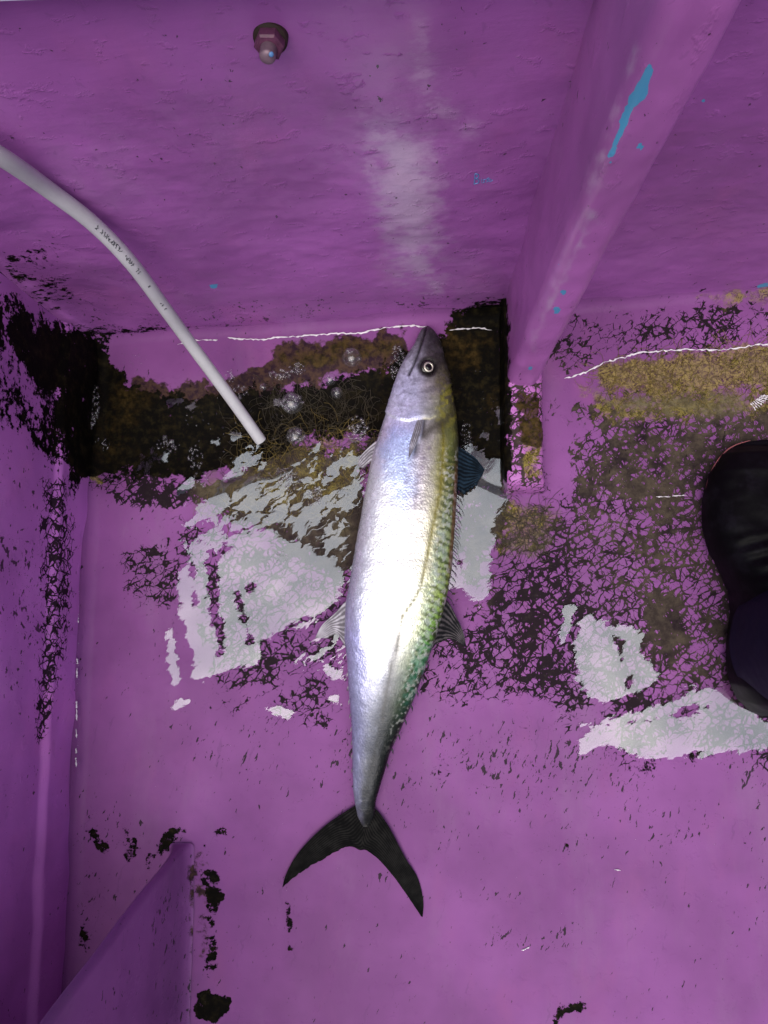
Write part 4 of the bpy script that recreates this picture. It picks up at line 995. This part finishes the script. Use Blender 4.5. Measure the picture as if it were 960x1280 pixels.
def loft(zlo, zhi, inset, exp_, nr, crown):
    V = []
    for k in range(len(yb_)):
        zm = zlo + .012
        A_ = P(Lb[k] + inset, yb_[k], zm); B_ = P(Rb[k] - inset, yb_[k], zm); c_ = (A_ + B_) / 2; h_ = (B_ - A_) / 2
        for s in range(nr):
            a = math.pi * s / (nr - 1); cx_ = -math.copysign(abs(math.cos(a)) ** exp_, math.cos(a)); sz = math.sin(a) ** exp_
            p = c_ + h_ * cx_; p[2] = zlo + (zhi[k] - zlo) * sz; V.append(p)
    return np.array(V)
env = np.sqrt(np.clip(1 - ((yb_ - 724.1) / 175.2) ** 2, 0, 1))
hz = np.interp(yb_, [549, 560, 590, 640, 700, 750, 800, 870, 899], [.03, .045, .062, .072, .088, .118, .135, .120, .06]) * np.clip(env * 2.2, .25, 1)
V = loft(sole_z + .018, sole_z + hz, 1.5, .75, 40, 0)
V[:, 2] += .006 * (fbm(V[:, 0] * 40, V[:, 1] * 40, 3) - .5)
bpx, bpy_ = PX(V); V[:, 2] += .0022 * np.sin((bpy_ + .25 * bpx + 10 * fbm(bpx / 20, bpy_ / 20)) / 3.2) * sstep(655, 680, bpy_) * (1 - sstep(735, 760, bpy_)) * sstep(.01, .03, V[:, 2] - sole_z)
obj('upper', V, grid_faces(150, 40)[:, ::-1], M_rub, boot)
# sole
out_l = np.stack([Lb, yb_], -1); out_r = np.stack([Rb, yb_], -1)[::-1]; ol = np.vstack([out_l, out_r])
V = []; 
cxm, cym = ol.mean(0)
prof = [(.985, .001), (1.0, .003), (1.0, .009), (.988, .0105), (.988, .0125), (1.0, .014), (1.0, .019), (.985, .022), (.9, .022)]
for s_, z_ in prof:
    for x_, y_ in ol: V.append(P(cxm + (x_ - cxm) * s_, cym + (y_ - cym) * s_, sole_z - .002 + z_))
no = len(ol); obj('sole', np.array(V), grid_faces(len(prof), no, True).tolist() + [list(range(no))[::-1]], M_sole, boot)
# red edging round the toe
tr_ = [(938, 550.5), (920, 556), (905, 566.5), (889, 590.5), (881, 625), (880, 660), (885, 682)]
q = spline(tr_, 60); V_, F_ = tube(P(q[:, 0], q[:, 1], sole_z + .020), np.interp(np.linspace(0, 1, 60), [0, .3, .8, 1], [.0004, .0011, .0013, .0006]), 8)
obj('edging', V_, F_, simple('red_edge', (.30, .09, .10), .45, var=.25), boot)
# navy heel and shaft
cen_ = P(975, 815, sole_z + .07); V = []; zs = np.linspace(.045, .34, 40); ns = 60
for z_ in zs:
    t = (z_ - .045) / .295; ax_, ay_ = .0455 + .008 * t, .066 + .004 * t; cy_ = cen_[1] + .010 * t + .006
    for s in range(ns):
        a = 2 * math.pi * s / ns; V.append((cen_[0] + ax_ * math.cos(a), cy_ + ay_ * math.sin(a), sole_z + z_))
for z_ in zs[::-1]:
    t = (z_ - .045) / .295; ax_, ay_ = .0425 + .008 * t, .063 + .004 * t; cy_ = cen_[1] + .010 * t + .006
    for s in range(ns):
        a = 2 * math.pi * s / ns; V.append((cen_[0] + ax_ * math.cos(a), cy_ + ay_ * math.sin(a), sole_z + z_))
V = np.array(V); V[:, 0] += .004 * (fbm(V[:, 1] * 30, V[:, 2] * 30, 3) - .5)
obj('shaft', V, grid_faces(80, ns, True), M_navy, boot)
